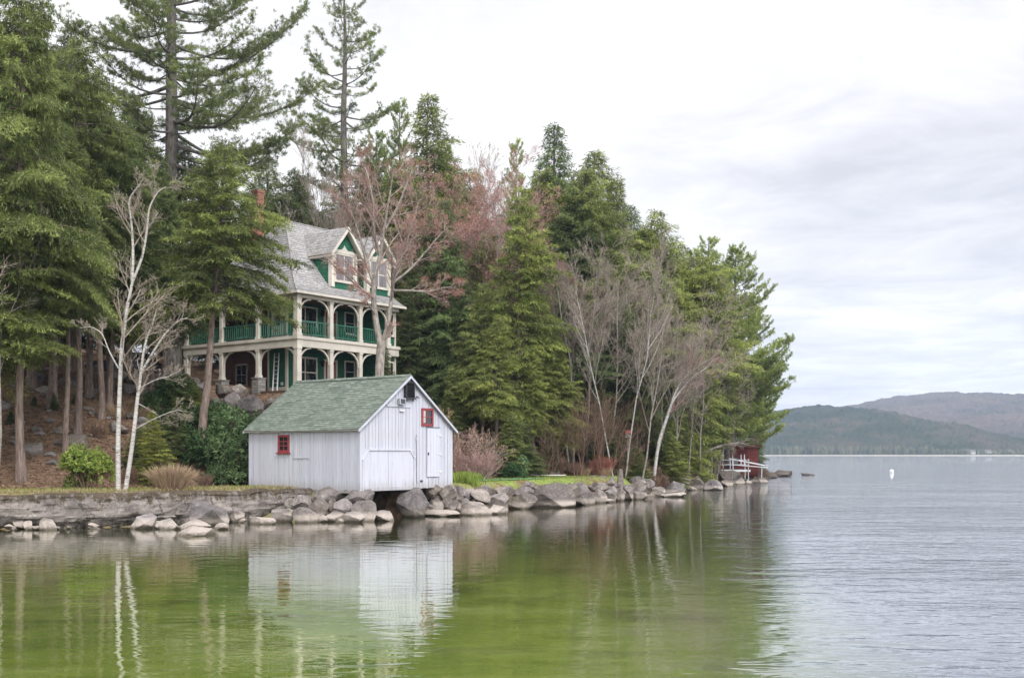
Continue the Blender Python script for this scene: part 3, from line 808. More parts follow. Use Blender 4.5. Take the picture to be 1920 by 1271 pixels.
    l = MB(); l.box(2.40, 2.70, -.09, -.0, 3.42, 3.50); l.build('junction_box', M['white_metal'], root)
    l = MB(); l.bar((3.40, -.05, 3.98), (3.46, -.10, 4.12), .03); l.bar((3.46, -.1, 4.12), (3.60, -.12, 4.02), .03); l.bar((3.5, -.02, 4.06), (3.5, -.12, 4.06), .03); l.build('bracket', M['dark_metal'], root)
    k = MB(); k.box(3.80, 3.93, -.03, 0, .30, .38); k.build('cleat', M['dark_metal'], root)
    # floor frame that shows from below
    fb = MB()
    for x in (.1, 3.4, 5.8): fb.box(x - .09, x + .09, .06, Ln - .06, -.12, -.005)
    for y in np.arange(.3, 7.0, .9): fb.box(.2, 5.7, y, y + .07, -.004, .10)
    fb.box(2.7, 5.95, .12, Ln - .1, .101, .14)
    fb.build('floor_frame', M['grey_wood'], root)
boathouse()

# ------------------------------------------------------------------ house
def house():
    root = empty('house', (KX[0], KX[1], HOUSE_Z), ROTZ, 'green shingled house with cream arched double porch and grey dormered roof', 'house')
    X1, Y1 = 8.9, 11.0
    F1, F2 = 0.25, 3.52
    w = MB(); w.box(1.25, 8.0, 2.4, 4.2, F1, 6.2); w.box(8.0, X1, 0.16, 4.2, -0.4, 6.2); w.box(5.0, X1, 4.203, Y1 - .3, -.4, 6.2)
    w.build('wall', M['wall_green'], root)
    bw = MB(); bw.box(2.9, 4.998, 4.203, Y1 - .3, -.1, 6.2); bw.build('brick_wall', M['brick'], root)
    fd = MB(); fd.box(0.9, 8.9, .9, Y1 - .4, -.6, .05); fd.box(-.1, .6, 1.0, 2.8, -.6, .05); fd.build('foundation', M['pier_stone'], root)
    fl = MB(); fl.box(-.16, 8.0, -.16, Y1 + .1, .06, F1 - .001); fl.box(.1, 8.0, .1, Y1 - .1, 3.18, F2); fl.box(0.1, 7.99, .1, Y1 - .1, 6.02, 6.1)
    fl.build('porch_floor', M['porch_wood'], root)
    # fascia beams
    b = MB()
    for z0, z1, o in ((2.90, 3.36, .16), (5.92, 6.22, .16)):
        b.box(-o, X1 + .02, -o, .14, z0, z1); b.box(-o, .14, .14, Y1 + .1, z0, z1); b.box(X1 - .1, X1 + .05, .14, Y1, z0, z1)
    b.box(-.24, X1 + .1, -.24, -.0, 3.362, 3.56); b.box(-.24, 0.0, 0.0, Y1 + .18, 3.362, 3.56)
    b.box(-.17, 8.0, -.17, -.162, .02, F1 + .02)
    b.build('fascia_beam', M['cream'], root, bevel=.012)
    # posts with arched braces
    xs_ = [0.0, 2.75, 5.35, 8.0]; ys_ = [3.6, 7.2, 10.85]
    def post(x, y, z0, z1, wd=.30):
        p = MB(); p.box(x - wd/2, x + wd/2, y - wd/2, y + wd/2, z0, z1); p.box(x - wd/2 - .035, x + wd/2 + .035, y - wd/2 - .035, y + wd/2 + .035, z0, z0 + .16)
        p.box(x - wd/2 - .03, x + wd/2 + .03, y - wd/2 - .03, y + wd/2 + .03, z1 - .14, z1 - .02)
        return p.build('post', M['cream'], root, bevel=.012)
    for (x, y) in [(q, 0.0) for q in xs_] + [(0.0, q) for q in ys_]:
        k = .36 if (x, y) == (0, 0) else .28
        stone = not (x == 0 and y == 0)
        top = 1.05 if y > 0 else .55
        if stone:
            s = MB(); s.box(x - .32, x + .32, y - .32, y + .32, -.75, top); s.box(x - .36, x + .36, y - .36, y + .36, top + .001, top + .09)
            s.build('stone_pier', M['pier_stone'], root, bevel=.02)
        post(x, y, top + .09 if stone else F1, 2.90, k); post(x, y, 3.562, 5.92, k)
    def brace(p, dirv, ztop, R=.92):
        """a quarter-round rib rising from a post to the beam"""
        d = np.array(dirv, float); n = 9; pts_o = []; pts_i = []
        for i in range(n + 1):
            a = PI / 2 * i / n
            h = R * (1 - math.cos(a)); v = R * math.sin(a)
            pts_o.append((h, v)); 
        m = MB(); wd = .09; th = .11
        prev = None
        for i in range(n):
            (h0, v0), (h1, v1) = pts_o[i], pts_o[i + 1]
            q0 = np.array([p[0] + d[0] * h0, p[1] + d[1] * h0, ztop - R + v0]); q1 = np.array([p[0] + d[0] * h1, p[1] + d[1] * h1, ztop - R + v1])
            e = (q1 - q0) * .06
            m.bar(q0 - e, q1 + e, th, wd)
        return m.build('arch_brace', M['cream'], root)
    for lvl, zt in ((1, 2.86), (2, 5.88)):
        for i in range(3):
            brace((xs_[i] + .14, 0), (1, 0), zt); brace((xs_[i + 1] - .14, 0), (-1, 0), zt)
        yy = [0.0] + ys_
        for i in range(3):
            brace((0, yy[i] + .15), (0, 1), zt); brace((0, yy[i + 1] - .15), (0, -1), zt)
    # railings of the upper porch: each bay a part
    def rail(a, b_):
        a = np.array(a, float); b_ = np.array(b_, float); d = (b_ - a); L = np.linalg.norm(d); d /= L
        m = MB(); zt, zb = F2 + 1.0, F2 + .18
        m.bar((*a, zt), (*b_, zt), .10, .06); m.bar((*a, zb), (*b_, zb), .07, .05)
        n = int(L / .19)
        for i in range(n):
            q = a + d * L * (i + .5) / n; m.bar((*q, zb + .026), (*q, zt - .031), .04)
        return m.build('railing', M['green_trim'], root)
    for i in range(3): rail((xs_[i] + .19, 0), (xs_[i + 1] - .16, 0))
    rail((0, .19), (0, 3.45)); rail((0, 3.76), (0, 7.05)); rail((0, 7.36), (0, 10.7))
    # corner boards of the inner wall
    for zz0, zz1 in ((F1, 2.95), (F2 + .01, 6.0)):
        for q in ((1.2, 1.36, 2.35, 2.51, zz0, zz1), (1.2, 1.249, 4.05, 4.2, zz0, zz1), (7.95, 8.1, .11, .25, zz0 - .2, zz1), (X1 - .12, X1 + .03, .11, .25, zz0 - .2, zz1)):
            cb_ = MB(); cb_.box(*q); cb_.build('corner_board', M['cream'], root, bevel=.008)
    cb_ = MB(); cb_.box(1.19, 1.25, 2.51, 4.05, F1, F1 + .34); cb_.build('skirting_board', M['cream'], root)
    # doors and windows on the porch wall y=2.4
    for z in (F1, F2):
        window_part(root, 'y', 2.4, 1.75, 3.85, z + .35, z + 2.35, cols=2, rows=2, fw=.12, bar=.08)
        window_part(root, 'y', 2.4, 6.30, 7.30, z + .85, z + 2.35, cols=1, rows=2, fw=.11)
        dr = MB(); dr.box(4.55, 5.45, 2.33, 2.398, z, z + 2.15); d_ = dr.build('door', M['red_paint'], root, bevel=.01)
        g = MB(); g.box(4.70, 5.30, 2.315, 2.329, z + (.95 if z > 2 else .25), z + 2.0); g.build('pane', M['glass'] if z > 2 else M['door_white'], d_)
        c_ = MB(); c_.box(4.40, 4.54, 2.30, 2.397, z, z + 2.3); c_.box(5.46, 5.60, 2.30, 2.397, z, z + 2.3); c_.box(4.54, 5.46, 2.30, 2.397, z + 2.16, z + 2.3); c_.build('door_frame', M['cream'], d_, bevel=.008)
        k = MB(); k.box(4.60, 4.66, 2.26, 2.329, z + 1.0, z + 1.12); k.build('handle', M['grey_metal'], d_)
        # a dark wreath-like ornament fixed to the door glass
        o = MB(); n = 20
        ring = [(5.0 + .22 * math.cos(2*PI*i/n), 2.30, z + 1.62 + .16 * math.sin(2*PI*i/n)) for i in range(n + 1)]
        o.tube(ring, .035, 6, False); o.build('door_ornament', M['cloth'], d_, smooth=True)
        lt = MB(); lt.box(4.12, 4.28, 2.16, 2.30, z + 1.80, z + 2.05); lt.prism([(4.08, z + 2.05), (4.32, z + 2.05), (4.2, z + 2.2)], 'y', 2.12, 2.34); lt.box(4.17, 4.23, 2.30, 2.4, z + 1.95, z + 2.0); lt.build('wall_lantern', M['dark_metal'], root)
    # end wing windows
    window_part(root, 'y', 0.16, 8.14, 8.74, F2 + .75, F2 + 2.3, cols=1, rows=2, fw=.1)
    window_part(root, 'y', 0.16, 8.14, 8.74, F1 + .85, F1 + 2.3, cols=1, rows=2, fw=.1)
    # door and window on the side face x=1.25 and in the brick recess
    dr = MB(); dr.box(1.18, 1.248, 2.75, 3.65, F2, F2 + 2.15); d_ = dr.build('door', M['door_white'], root, bevel=.01)
    g = MB(); g.box(1.165, 1.179, 2.92, 3.48, F2 + 1.0, F2 + 2.0); g.build('pane', M['glass'], d_)
    c_ = MB(); c_.box(1.17, 1.248, 2.6, 2.745, F2, F2 + 2.3); c_.box(1.17, 1.248, 3.655, 3.8, F2, F2 + 2.3); c_.box(1.17, 1.248, 2.745, 3.655, F2 + 2.16, F2 + 2.3); c_.build('door_frame', M['cream'], d_)
    window_part(root, 'x', 2.9, 8.2, 9.4, F2 + .7, F2 + 2.2, cols=2, rows=2, fw=.1)
    window_part(root, 'x', 2.9, 8.2, 9.4, F1 + .7, F1 + 2.2, cols=2, rows=2, fw=.1)
    ou = MB(); ou.box(1.2, 1.249, 2.72, 2.92, F1 + .45, F1 + .65); ou.build('socket_box', M['white_metal'], root)
    # main roof: bell-cast hip at the near end, long ridge, gable far end; stepped courses
    E = dict(x0=-.50, x1=X1 + .38, y0=-.50, y1=Y1 + .5, z=6.24)
    ym = 5.3; zr = 11.85; xr0, xr1 = 3.7, X1 + .2
    def slope_rows(mb, A0, A1, B0, B1, n):
        """courses from the eave edge A0-A1 up to B0-B1 (may meet in a point)"""
        A0, A1, B0, B1 = [np.array(q, float) for q in (A0, A1, B0, B1)]
        def pt(P0, P1, u):
            q = P0 * (1 - u) + P1 * u
            q = q.copy(); q[2] -= .42 * math.sin(PI * min(u / .55, 1)) * (1 if u < .55 else 0)
            return q
        nrm = np.cross(A1 - A0, B0 - A0); nrm /= np.linalg.norm(nrm)
        if nrm[2] < 0: nrm = -nrm
        for k in range(n):
            u0, u1 = k / n, (k + 1) / n
            a, b_, c, d = pt(A0, B0, u0), pt(A1, B1, u0), pt(A1, B1, u1), pt(A0, B0, u1)
            up = nrm * .03
            mb.add([a + up, b_ + up, c + nrm * .008, d + nrm * .008, a - nrm * .01, b_ - nrm * .01], [(0, 1, 2, 3), (0, 4, 5, 1)])
    rf = MB()
    z = E['z']
    slope_rows(rf, (E['x0'], E['y0'], z), (E['x1'], E['y0'], z), (xr0, ym, zr), (xr1, ym, zr), 34)
    slope_rows(rf, (E['x1'], E['y1'], z), (E['x0'], E['y1'], z), (xr1, ym, zr), (xr0, ym, zr), 34)
    slope_rows(rf, (E['x0'], E['y1'], z), (E['x0'], E['y0'], z), (xr0, ym, zr), (xr0, ym, zr), 34)
    roof = rf.build('roof', M['roof_grey'], root, fix=False)
    hc = MB()
    for a in ((E['x0'], E['y0'], z), (E['x0'], E['y1'], z)):
        A0 = np.array(a, float); B0 = np.array((xr0, ym, zr)); pts = []
        for i in range(13):
            u = i / 12; q = A0 * (1 - u) + B0 * u; q[2] -= .42 * math.sin(PI * min(u / .55, 1)) * (1 if u < .55 else 0); q[2] += .03; pts.append(q)
        hc.tube(pts, .07, 6)
    hc.tube([(xr0 - .05, ym, zr + .03), (xr1, ym, zr + .03)], .07, 6); hc.build('ridge_cap', M['roof_grey'], roof)
    gw = MB(); gw.prism([(E['y0'] + .6, z), (E['y1'] - .6, z), (ym, zr - .5)], 'x', X1 - .25, X1 - .02); gw.build('gable_wall', M['wall_green'], root)
    sf = MB(); sf.box(E['x0'] + .02, E['x1'] - .02, E['y0'] + .02, E['y1'] - .02, z - .05, z - .012); sf.build('soffit', M['cream'], root)
    gt = MB(); gt.box(E['x0'] - .03, E['x1'], E['y0'] - .03, E['y0'] + .02, z - .12, z + .02); gt.box(E['x0'] - .03, E['x0'] + .02, E['y0'] + .02, E['y1'], z - .12, z + .02); gt.build('eave_board', M['cream'], root)
    # chimney
    ch = MB(); ch.box(3.02, 3.58, 7.32, 7.88, 8.0, 14.0); ch.box(2.97, 3.63, 7.27, 7.93, 14.0, 14.15); c0 = ch.build('chimney', M['brick_chimney'], root)
    ch = MB(); ch.box(3.1, 3.5, 7.4, 7.8, 14.15, 14.25); ch.build('chimney_cap', M['grey_wood'], c0)
    # dormers
    def dormer(xc, hw=1.12, yf=.62, zb=6.85, ze=9.45, za=10.85, lit=True):
        d = MB(); d.box(xc - hw, xc + hw, yf, 3.2, zb, ze); d.prism([(xc - hw, ze), (xc + hw, ze), (xc, za)], 'y', yf, 4.0)
        dm = d.build('dormer', M['wall_green'], root)
        rr = MB(); ovh = .34; sl_ = (za - ze) / hw
        for s in (-1, 1):
            n = 9
            for k in range(n):
                u0, u1 = k / n, (k + 1) / n
                xa = s * (hw + ovh) * (1 - u0); xb = s * (hw + ovh) * (1 - u1)
                za_ = za - abs(xa) * sl_ + .16; zb_ = za - abs(xb) * sl_ + .16
                rr.add([(xc + xa, yf - .42, za_ + .03), (xc + xa, 4.7, za_ + .03), (xc + xb, 4.7, zb_ + .008), (xc + xb, yf - .42, zb_ + .008), (xc + xa, yf - .42, za_ - .01), (xc + xa, 4.7, za_ - .01)], [(0, 1, 2, 3), (0, 4, 5, 1)])
        rr.build('dormer_roof', M['roof_grey'], dm, fix=False)
        tr = MB()
        for s in (-1, 1):
            x_e = s * (hw + ovh); z_e = za - (hw + ovh) * sl_
            tr.prism([(xc + x_e, z_e + .15), (xc, za + .155), (xc, za - .12), (xc + x_e, z_e - .10)], 'y', yf - .45, yf - .34)
            tr.box(xc + s * (hw + ovh - .06), xc + s * hw * .98, yf - .33, 3.2, z_e - .06, z_e + .06)
            tr.prism([(xc + s * (hw + ovh), z_e + .135), (xc, za + .14), (xc, za + .10), (xc + s * (hw + ovh), z_e + .09)], 'y', yf - .338, 4.6)
            tr.box(xc + s * (hw - .24), xc + s * (hw + .03), yf - .05, yf + .26, zb + .2, ze)
        tr.box(xc - hw + .24, xc + hw - .24, yf - .05, yf - .003, ze - .16, ze + .06)
        tr.prism([(xc - .30, ze + .06), (xc + .30, ze + .06), (xc + .1, ze + .2), (xc, ze + .38), (xc - .1, ze + .2)], 'y', yf - .06, yf - .003)
        tr.build('dormer_trim', M['cream'], dm)
        window_part(dm, 'y', yf, xc - hw + .27, xc + hw - .27, 7.45, ze - .18, cols=2, rows=2, fw=.1, bar=.07, pane='glass_curtained')
        return dm
    dormer(4.55); dormer(7.75)
    for x, y, z_ in ((1.9, 3.9, F2), (5.9, 1.7, F2)): pass
    # steps below the porch corner
    st = MB(); st.box(-.9, -.2, 1.2, 2.5, -.45, -.2); st.box(-.55, -.2, 1.2, 2.5, -.2, .05); st.build('porch_step', M['grey_wood'], root, bevel=.015)
house()

# ladder leaning on the porch wall
def ladder():
    o = empty('ladder', (0, 0, 0), 0, 'pale aluminium ladder leaning against the green lower porch wall', 'ladder')
    q = lambda u, v, z: np.array([*(KX + HX * u + HY * v), HOUSE_Z + z])
    A, B = q(.55, 2.5, .26), q(1.14, 3.0, 2.75)
    side = np.array([*HY, 0.0]) * .42
    for s in (0, 1):
        m = MB(); m.bar(A + side * s, B + side * s, .07, .03); m.build('rail', M['white_metal'], o)
    for k in range(1, 9):
        t = k / 9; m = MB(); a = A + (B - A) * t; m.bar(a, a + side, .04, .03); m.build('rung', M['white_metal'], o)
    for s in (0, 1):
        m = MB(); a = A + side * s; m.box(a[0] - .05, a[0] + .05, a[1] - .05, a[1] + .05, a[2] - .02, a[2] + .05); m.build('foot', M['black_rubber'], o)
ladder()
# chairs on the upper porch, seen through the railing
def porch_chair(u, v, rz, label):
    p = KX + HX * u + HY * v
    o = empty('porch_chair', (p[0], p[1], HOUSE_Z + 3.52), ROTZ + rz, label, 'chair', 'chairs on the upper porch')
    m = MB()
    for k in range(5): m.box(-.25, .25, -.25 + k * .1, -.16 + k * .1, .40, .43)
    m.build('seat', M['green_trim'], o)
    m = MB()
    for k in range(5): m.bar((-.22 + k * .11, .25, .44), (-.22 + k * .11, .40, 1.05), .08, .025)
    m.build('backrest', M['green_trim'], o)
    for x in (-.26, .26):
        for y in (-.24, .26):
            m = MB(); m.bar((x, y, 0), (x, y, .62), .05); m.build('leg', M['green_trim'], o)
        m = MB(); m.box(x - .05, x + .05, -.3, .3, .62, .65); m.build('armrest', M['green_trim'], o)
porch_chair(5.6, 1.4, 0.2, 'green slatted chair outside the red upper door')
porch_chair(3.0, 1.5, -.1, 'green slatted chair outside the wide upper window')
# ------------------------------------------------------------------ old shore wall
def retaining_wall():
    path = np.array([(-34, 35.6), (-24, 38.8), (-18.9, 40.2), (-14.8, 41.5), (-11.3, 44.9), (-9.5, 47.1), (-8.3, 48.0)], float)
    seg = np.hypot(*np.diff(path, axis=0).T); cum = np.concatenate([[0], np.cumsum(seg)])
    s = np.arange(0, cum[-1], 0.11)
    cx = np.interp(s, cum, path[:, 0]); cyy = np.interp(s, cum, path[:, 1])
    k = np.exp(-np.linspace(-2, 2, 21) ** 2); k /= k.sum()
    pad = lambda a: np.convolve(np.pad(a, 10, mode='edge'), k, 'valid')
    cx, cyy = pad(cx), pad(cyy)
    tx, ty = np.gradient(cx), np.gradient(cyy); tl = np.hypot(tx, ty); tx /= tl; ty /= tl
    nxv, nyv = ty, -tx      # outwards, to the lake
    prof = [(0.02, -0.45), (0.02, -0.2)] + [(0.0, z) for z in np.arange(-0.05, 1.22, 0.075)] + [(-0.06, 1.27), (-0.22, 1.30), (-0.5, 1.29), (-0.62, 1.1)]
    V = []
    for j, (o, z) in enumerate(prof):
        for i in range(len(s)):
            p = Vector((cx[i] * 0.9, cyy[i] * 0.9, z * 1.3))
            pw = Vector((p.x * .4, p.y * .4, p.z * 1.2)); n = mnoise.fractal(pw * 1.3, 1.0, 2.1, 5) * 0.13 + mnoise.fractal(pw * 5, 0.9, 2.2, 3) * 0.04
            oo = o + n
            if z < 0.42:    # eaten away at the water
                e = mnoise.noise(Vector((s[i] * 0.45, 3.1, 0)))
                oo -= max(0.0, 0.30 + e * 0.9) * (0.42 - z) / 0.42 * 0.9
            oo += 0.05 * (1.2 - z) 
            V.append((cx[i] + nxv[i] * oo, cyy[i] + nyv[i] * oo, z + (mnoise.noise(p * 0.9) * 0.07 + mnoise.noise(p * 3.0) * 0.04) * (1 if z > 0.9 else 0.3)))
    n, m = len(s), len(prof)
    ii = np.arange(n * m).reshape(m, n)
    q = np.stack([ii[:-1, :-1], ii[:-1, 1:], ii[1:, 1:], ii[1:, :-1]], -1).reshape(-1, 4)
    me = raw_mesh('retaining_wall', np.array(V), 4, q, M['old_concrete'], False)
    tag(link('retaining_wall', me), 'long cracked concrete and stone shore wall with mossy dark top beside the boathouse', 'retaining wall')
retaining_wall()

# ------------------------------------------------------------------ rocks
def rock_mesh(seed, planes=11, flat=0.0, sub=4):
    r = np.random.default_rng(seed)
    bm = bmesh.new(); bmesh.ops.create_icosphere(bm, subdivisions=sub, radius=1)
    v = np.array([q.co for q in bm.verts])
    f = np.array([[q.index for q in fc.verts] for fc in bm.faces]); bm.free()
    for _ in range(planes):
        n = r.normal(size=3); n /= np.linalg.norm(n); d = r.uniform(.42, .84)
        t = np.maximum(0, v @ n - d); v = v - t[:, None] * n * 0.98
    nz = np.array([mnoise.fractal(Vector(q * 1.6) + Vector((seed, 0, 0)), 1.0, 2.0, 4) for q in v])
    fz = np.array([mnoise.fractal(Vector(q * 6) + Vector((0, seed, 0)), 1.0, 2.0, 3) for q in v])
    v = v * (1 + 0.09 * nz + 0.022 * fz)[:, None]
    v -= (v.max(0) + v.min(0)) / 2; v /= (v.max(0) - v.min(0))
    return raw_mesh('rock', v, 3, f, M['granite'], False)
ROCKS = [rock_mesh(s, p) for s, p in ((1, 13), (2, 16), (3, 10), (4, 18), (5, 14), (6, 10), (7, 20), (8, 15), (9, 12), (10, 17))]
ROUND = [rock_mesh(s, p) for s, p in ((21, 6), (22, 7), (23, 5), (24, 8))]
SMALL = [rock_mesh(s, p, 0, 3) for s, p in ((31, 9), (32, 7), (33, 12), (34, 5), (35, 10), (36, 8))]
rr = np.random.default_rng(99)
def rock(name, mesh, c, dims, rz, label, cat='rock', group=None, tilt=(0, 0)):
    o = bpy.data.objects.new(name, mesh); col.objects.link(o)
    o.location = c; o.scale = dims; o.rotation_euler = (tilt[0], tilt[1], rz)
    return tag(o, label, cat, group)
def prock(x0, x1, yt, yb, Y, label, kind=ROCKS, group=None, sink=0.0, tilt=0.0, k=None, deep=0.8):
    a, b = P(x0, yb, Y), P(x1, yt, Y)
    w, h = b[0] - a[0], b[2] - a[2]
    if sink == 0 and a[2] < 0.12: sink = 0.22
    h += sink
    m = kind[k % len(kind)] if k is not None else kind[rr.integers(len(kind))]
    return rock('boulder', m, ((a[0] + b[0]) / 2, Y + 0.0, b[2] - h / 2), (w * 1.06, (w * .6 + h * .4) * deep * 1.15, h * 1.06), rr.uniform(-.5, .5), label, 'boulder', group, (rr.uniform(-.12, .12), tilt + rr.uniform(-.10, .10)))

# in front of the shore wall
G1 = 'boulders along the water by the shore wall'
prock(351, 428, 946, 989, 42.4, 'long tilted pale grey slab leaning on low rocks before the shore wall', ROCKS, G1, .1, .42, 3, .6)
prock(330, 404, 985, 1009, 37.4, 'pale low flat rock lying farthest out in the water below the tilted slab', ROCKS, G1, .2, 0, 5)
prock(290, 334, 972, 992, 40.6, 'rounded tan rock at the waterline beside the tilted slab', ROUND, G1, .2, 0, 1)
prock(247, 293, 964, 991, 40.9, 'squarish grey rock at the waterline under the birch', ROCKS, G1, .2, 0, 1)
prock(293, 331, 966, 975, 41.6, 'thin flat stone behind the rounded tan rock', ROCKS, G1, .05, 0, 7)
prock(334, 392, 974, 990, 40.3, 'broad low rock wedged under the tilted slab', ROCKS, G1, .2, 0, 6)
prock(402, 429, 980, 992, 40.4, 'small pale wet rock at the lower end of the tilted slab', ROUND, G1, .15, 0, 0)
prock(75, 106, 972, 994, 40.1, 'small tan rock under the broken foot of the shore wall', ROCKS, G1, .15, 0, 2)
prock(42, 62, 976, 990, 40.3, 'small round stone in the hollow under the shore wall', ROUND, G1, .1, 0, 2)
prock(24, 46, 974, 988, 40.5, 'small angular stone in the hollow under the shore wall', ROCKS, G1, .1, 0, 8)
prock(428, 462, 958, 980, 44.6, 'half hidden brown rock in a gap of the shore wall', ROCKS, G1, .15, 0, 9)
prock(459, 524, 969, 982, 43.8, 'long pale flat rock awash near the boathouse end of the shore wall', ROCKS, G1, .25, 0, 0)
# under the boathouse
G2 = 'boulders piled under the boathouse'
prock(508, 556, 953, 979, 45.0, 'brown wedge shaped rock beside the long pale flat rock', ROCKS, G2, .2, 0, 4)
prock(551, 601, 950, 980, 44.6, 'large blue grey boulder standing in the water below the long boathouse wall', ROCKS, G2, .25, 0, 2)
prock(548, 583, 928, 954, 45.7, 'round dark boulder perched above the blue grey boulder', ROUND, G2, .08, 0, 0)
prock(578, 616, 934, 967, 45.5, 'pale rounded boulder propped against the round dark boulder', ROUND, G2, .12, 0, 3)
prock(534, 553, 933, 956, 46.2, 'small grey stone tucked behind the round dark boulder', ROUND, G2, .1, 0, 1)
prock(583, 652, 913, 942, 46.9, 'broad rough ledge slab carrying the long boathouse wall', ROCKS, G2, .2, 0, 6)
prock(606, 651, 957, 978, 45.0, 'flat pinkish rock at the waterline left of the pale pointed rock', ROCKS, G2, .2, 0, 5)
prock(614, 632, 936, 957, 45.8, 'small grey stone between two rows of boulders below the long wall', ROUND, G2, .1, 0, 2)
prock(625, 661, 935, 962, 45.5, 'dark rounded boulder behind the layered corner boulder', ROUND, G2, .1, 0, 1)
prock(652, 711, 939, 977, 45.5, 'big layered boulder at the mouth of the boat slip', ROUND, G2, .25, 0, 2)
prock(647, 702, 917, 945, 46.15, 'squared block of stone under the boathouse corner', ROCKS, G2, .1, 0, 1)
prock(645, 685, 960, 978, 44.6, 'pale pointed rock at the waterline before the layered corner boulder', ROCKS, G2, .2, .12, 4)
prock(597, 614, 966, 978, 44.7, 'small round stone at the waterline beside the blue grey boulder', ROUND, G2, .1, 0, 0)
prock(631, 645, 972, 979, 44.3, 'tiny pale stone awash beside the pale pointed rock', ROUND, G2, .1, 0, 3)
prock(705, 739, 956, 977, 45.4, 'pale triangular rock standing alone in front of the dark boat slip', ROCKS, G2, .2, 0, 8)
prock(744, 802, 914, 963, 48.2, 'very large smooth tan boulder holding up the boathouse beyond the boat slip', ROUND, G2, .3, 0, 1, .9)
prock(795, 862, 957, 967, 49.0, 'pale flat ledge in the water below the rubble bank', ROCKS, G2, .25, 0, 7)
for i in range(46):
    px = rr.uniform(786, 872); t = rr.uniform(0, 1); w = rr.uniform(9, 26)
    py = 962 - t * 44; Y = 48.9 + t * 2.0 + (px - 786) * .022
    if px < 800 and t > .3: px += 16
    prock(px - w/2, px + w/2, py - w * rr.uniform(.55, .85), py, Y, 'small rubble stone packed in the bank beside the very large smooth boulder', SMALL, 'rubble stones of the bank beside the boat slip', .06)
prock(821, 856, 907, 937, 50.6, 'pale rough block under the far corner of the boathouse', ROCKS, G2, .1, 0, 3)
prock(798, 826, 908, 928, 50.0, 'grey stone under the side door of the boathouse', ROCKS, G2, .1, 0, 9)
prock(853, 874, 912, 936, 51.6, 'grey stone standing next to the pale rough corner block', ROCKS, G2, .1, 0, 0)
# along the lawn
G3 = 'boulders edging the lawn'
prock(865, 922, 940, 966, 49.8, 'pale angular rock with a sharp crest low at the waterline', ROCKS, G3, .25, 0, 2)
prock(882, 918, 918, 943, 51.8, 'pointed grey rock stacked above the pale angular rock', ROCKS, G3, .1, 0, 8)
prock(866, 890, 915, 938, 52.3, 'dark squat stone at the start of the lawn edge', ROCKS, G3, .1, 0, 1)
prock(892, 932, 909, 931, 53.6, 'purplish flat topped boulder edging the lawn', ROCKS, G3, .12, 0, 6)
prock(915, 956, 924, 958, 53.0, 'tall pale leaning boulder at the water below the purplish boulder', ROCKS, G3, .25, 0, 4)
prock(908, 950, 946, 965, 50.6, 'cluster end rock lying low in the water', ROCKS, G3, .2, 0, 5)
prock(928, 968, 911, 930, 55.2, 'dark long capstone of the lawn edge', ROCKS, G3, .12, 0, 3)
prock(951, 1006, 924, 954, 55.4, 'brown triangular boulder at the water before the dark capstone', ROCKS, G3, .25, 0, 9)
prock(964, 1000, 912, 928, 56.6, 'grey rounded capstone next to the giant boulder', ROUND, G3, .12, 0, 0)
prock(980, 996, 902, 914, 57.6, 'small cube like stone standing on the lawn edge', ROCKS, G3, .06, 0, 1)
prock(992, 1076, 907, 951, 57.2, 'giant rounded pale boulder with a bleached foot below the lawn', ROUND, G3, .3, 0, 2, .8)
prock(1050, 1086, 905, 934, 58.6, 'reddish stained boulder lying on the giant boulder', ROCKS, G3, .1, .15, 5)
prock(1068, 1120, 907, 946, 59.8, 'large smooth slab boulder sloping down to the water', ROCKS, G3, .3, .35, 2)
prock(1108, 1140, 904, 920, 63.4, 'flat grey capstone beyond the sloping slab boulder', ROCKS, G3, .1, 0, 0)
prock(1110, 1138, 918, 943, 62.0, 'dark rounded boulder beyond the sloping slab boulder', ROUND, G3, .25, 0, 3)
prock(1133, 1159, 912, 941, 63.4, 'tan upright boulder below the standing stone', ROCKS, G3, .25, 0, 4)
prock(1155, 1174, 914, 940, 64.6, 'narrow upright grey boulder below the standing stone', ROCKS, G3, .25, 0, 6)
prock(1168, 1190, 910, 936, 66.0, 'brown leaning boulder before the yellow tinged boulder', ROCKS, G3, .2, .2, 8)
prock(1176, 1212, 903, 928, 67.5, 'yellow tinged boulder near the standing stone', ROUND, G3, .1, 0, 1)
prock(1186, 1216, 922, 937, 66.5, 'pale tilted slab at the water below the yellow tinged boulder', ROCKS, G3, .2, .2, 7)
prock(1126, 1152, 934, 941, 62.6, 'thin pale rock awash below the tan upright boulder', ROCKS, G3, .15, 0, 5)
prock(1092, 1120, 891, 902, 70.5, 'pale squared block lying on the lawn', ROCKS, G3, .06, 0, 1)
prock(1122, 1138, 891, 902, 70.8, 'small pale pointed stone on the lawn next to the squared block', SMALL, G3, .05, 0, 3)
prock(1140, 1154, 894, 902, 71.0, 'small grey stone on the lawn before the standing stone', SMALL, G3, .05, 0, 2)
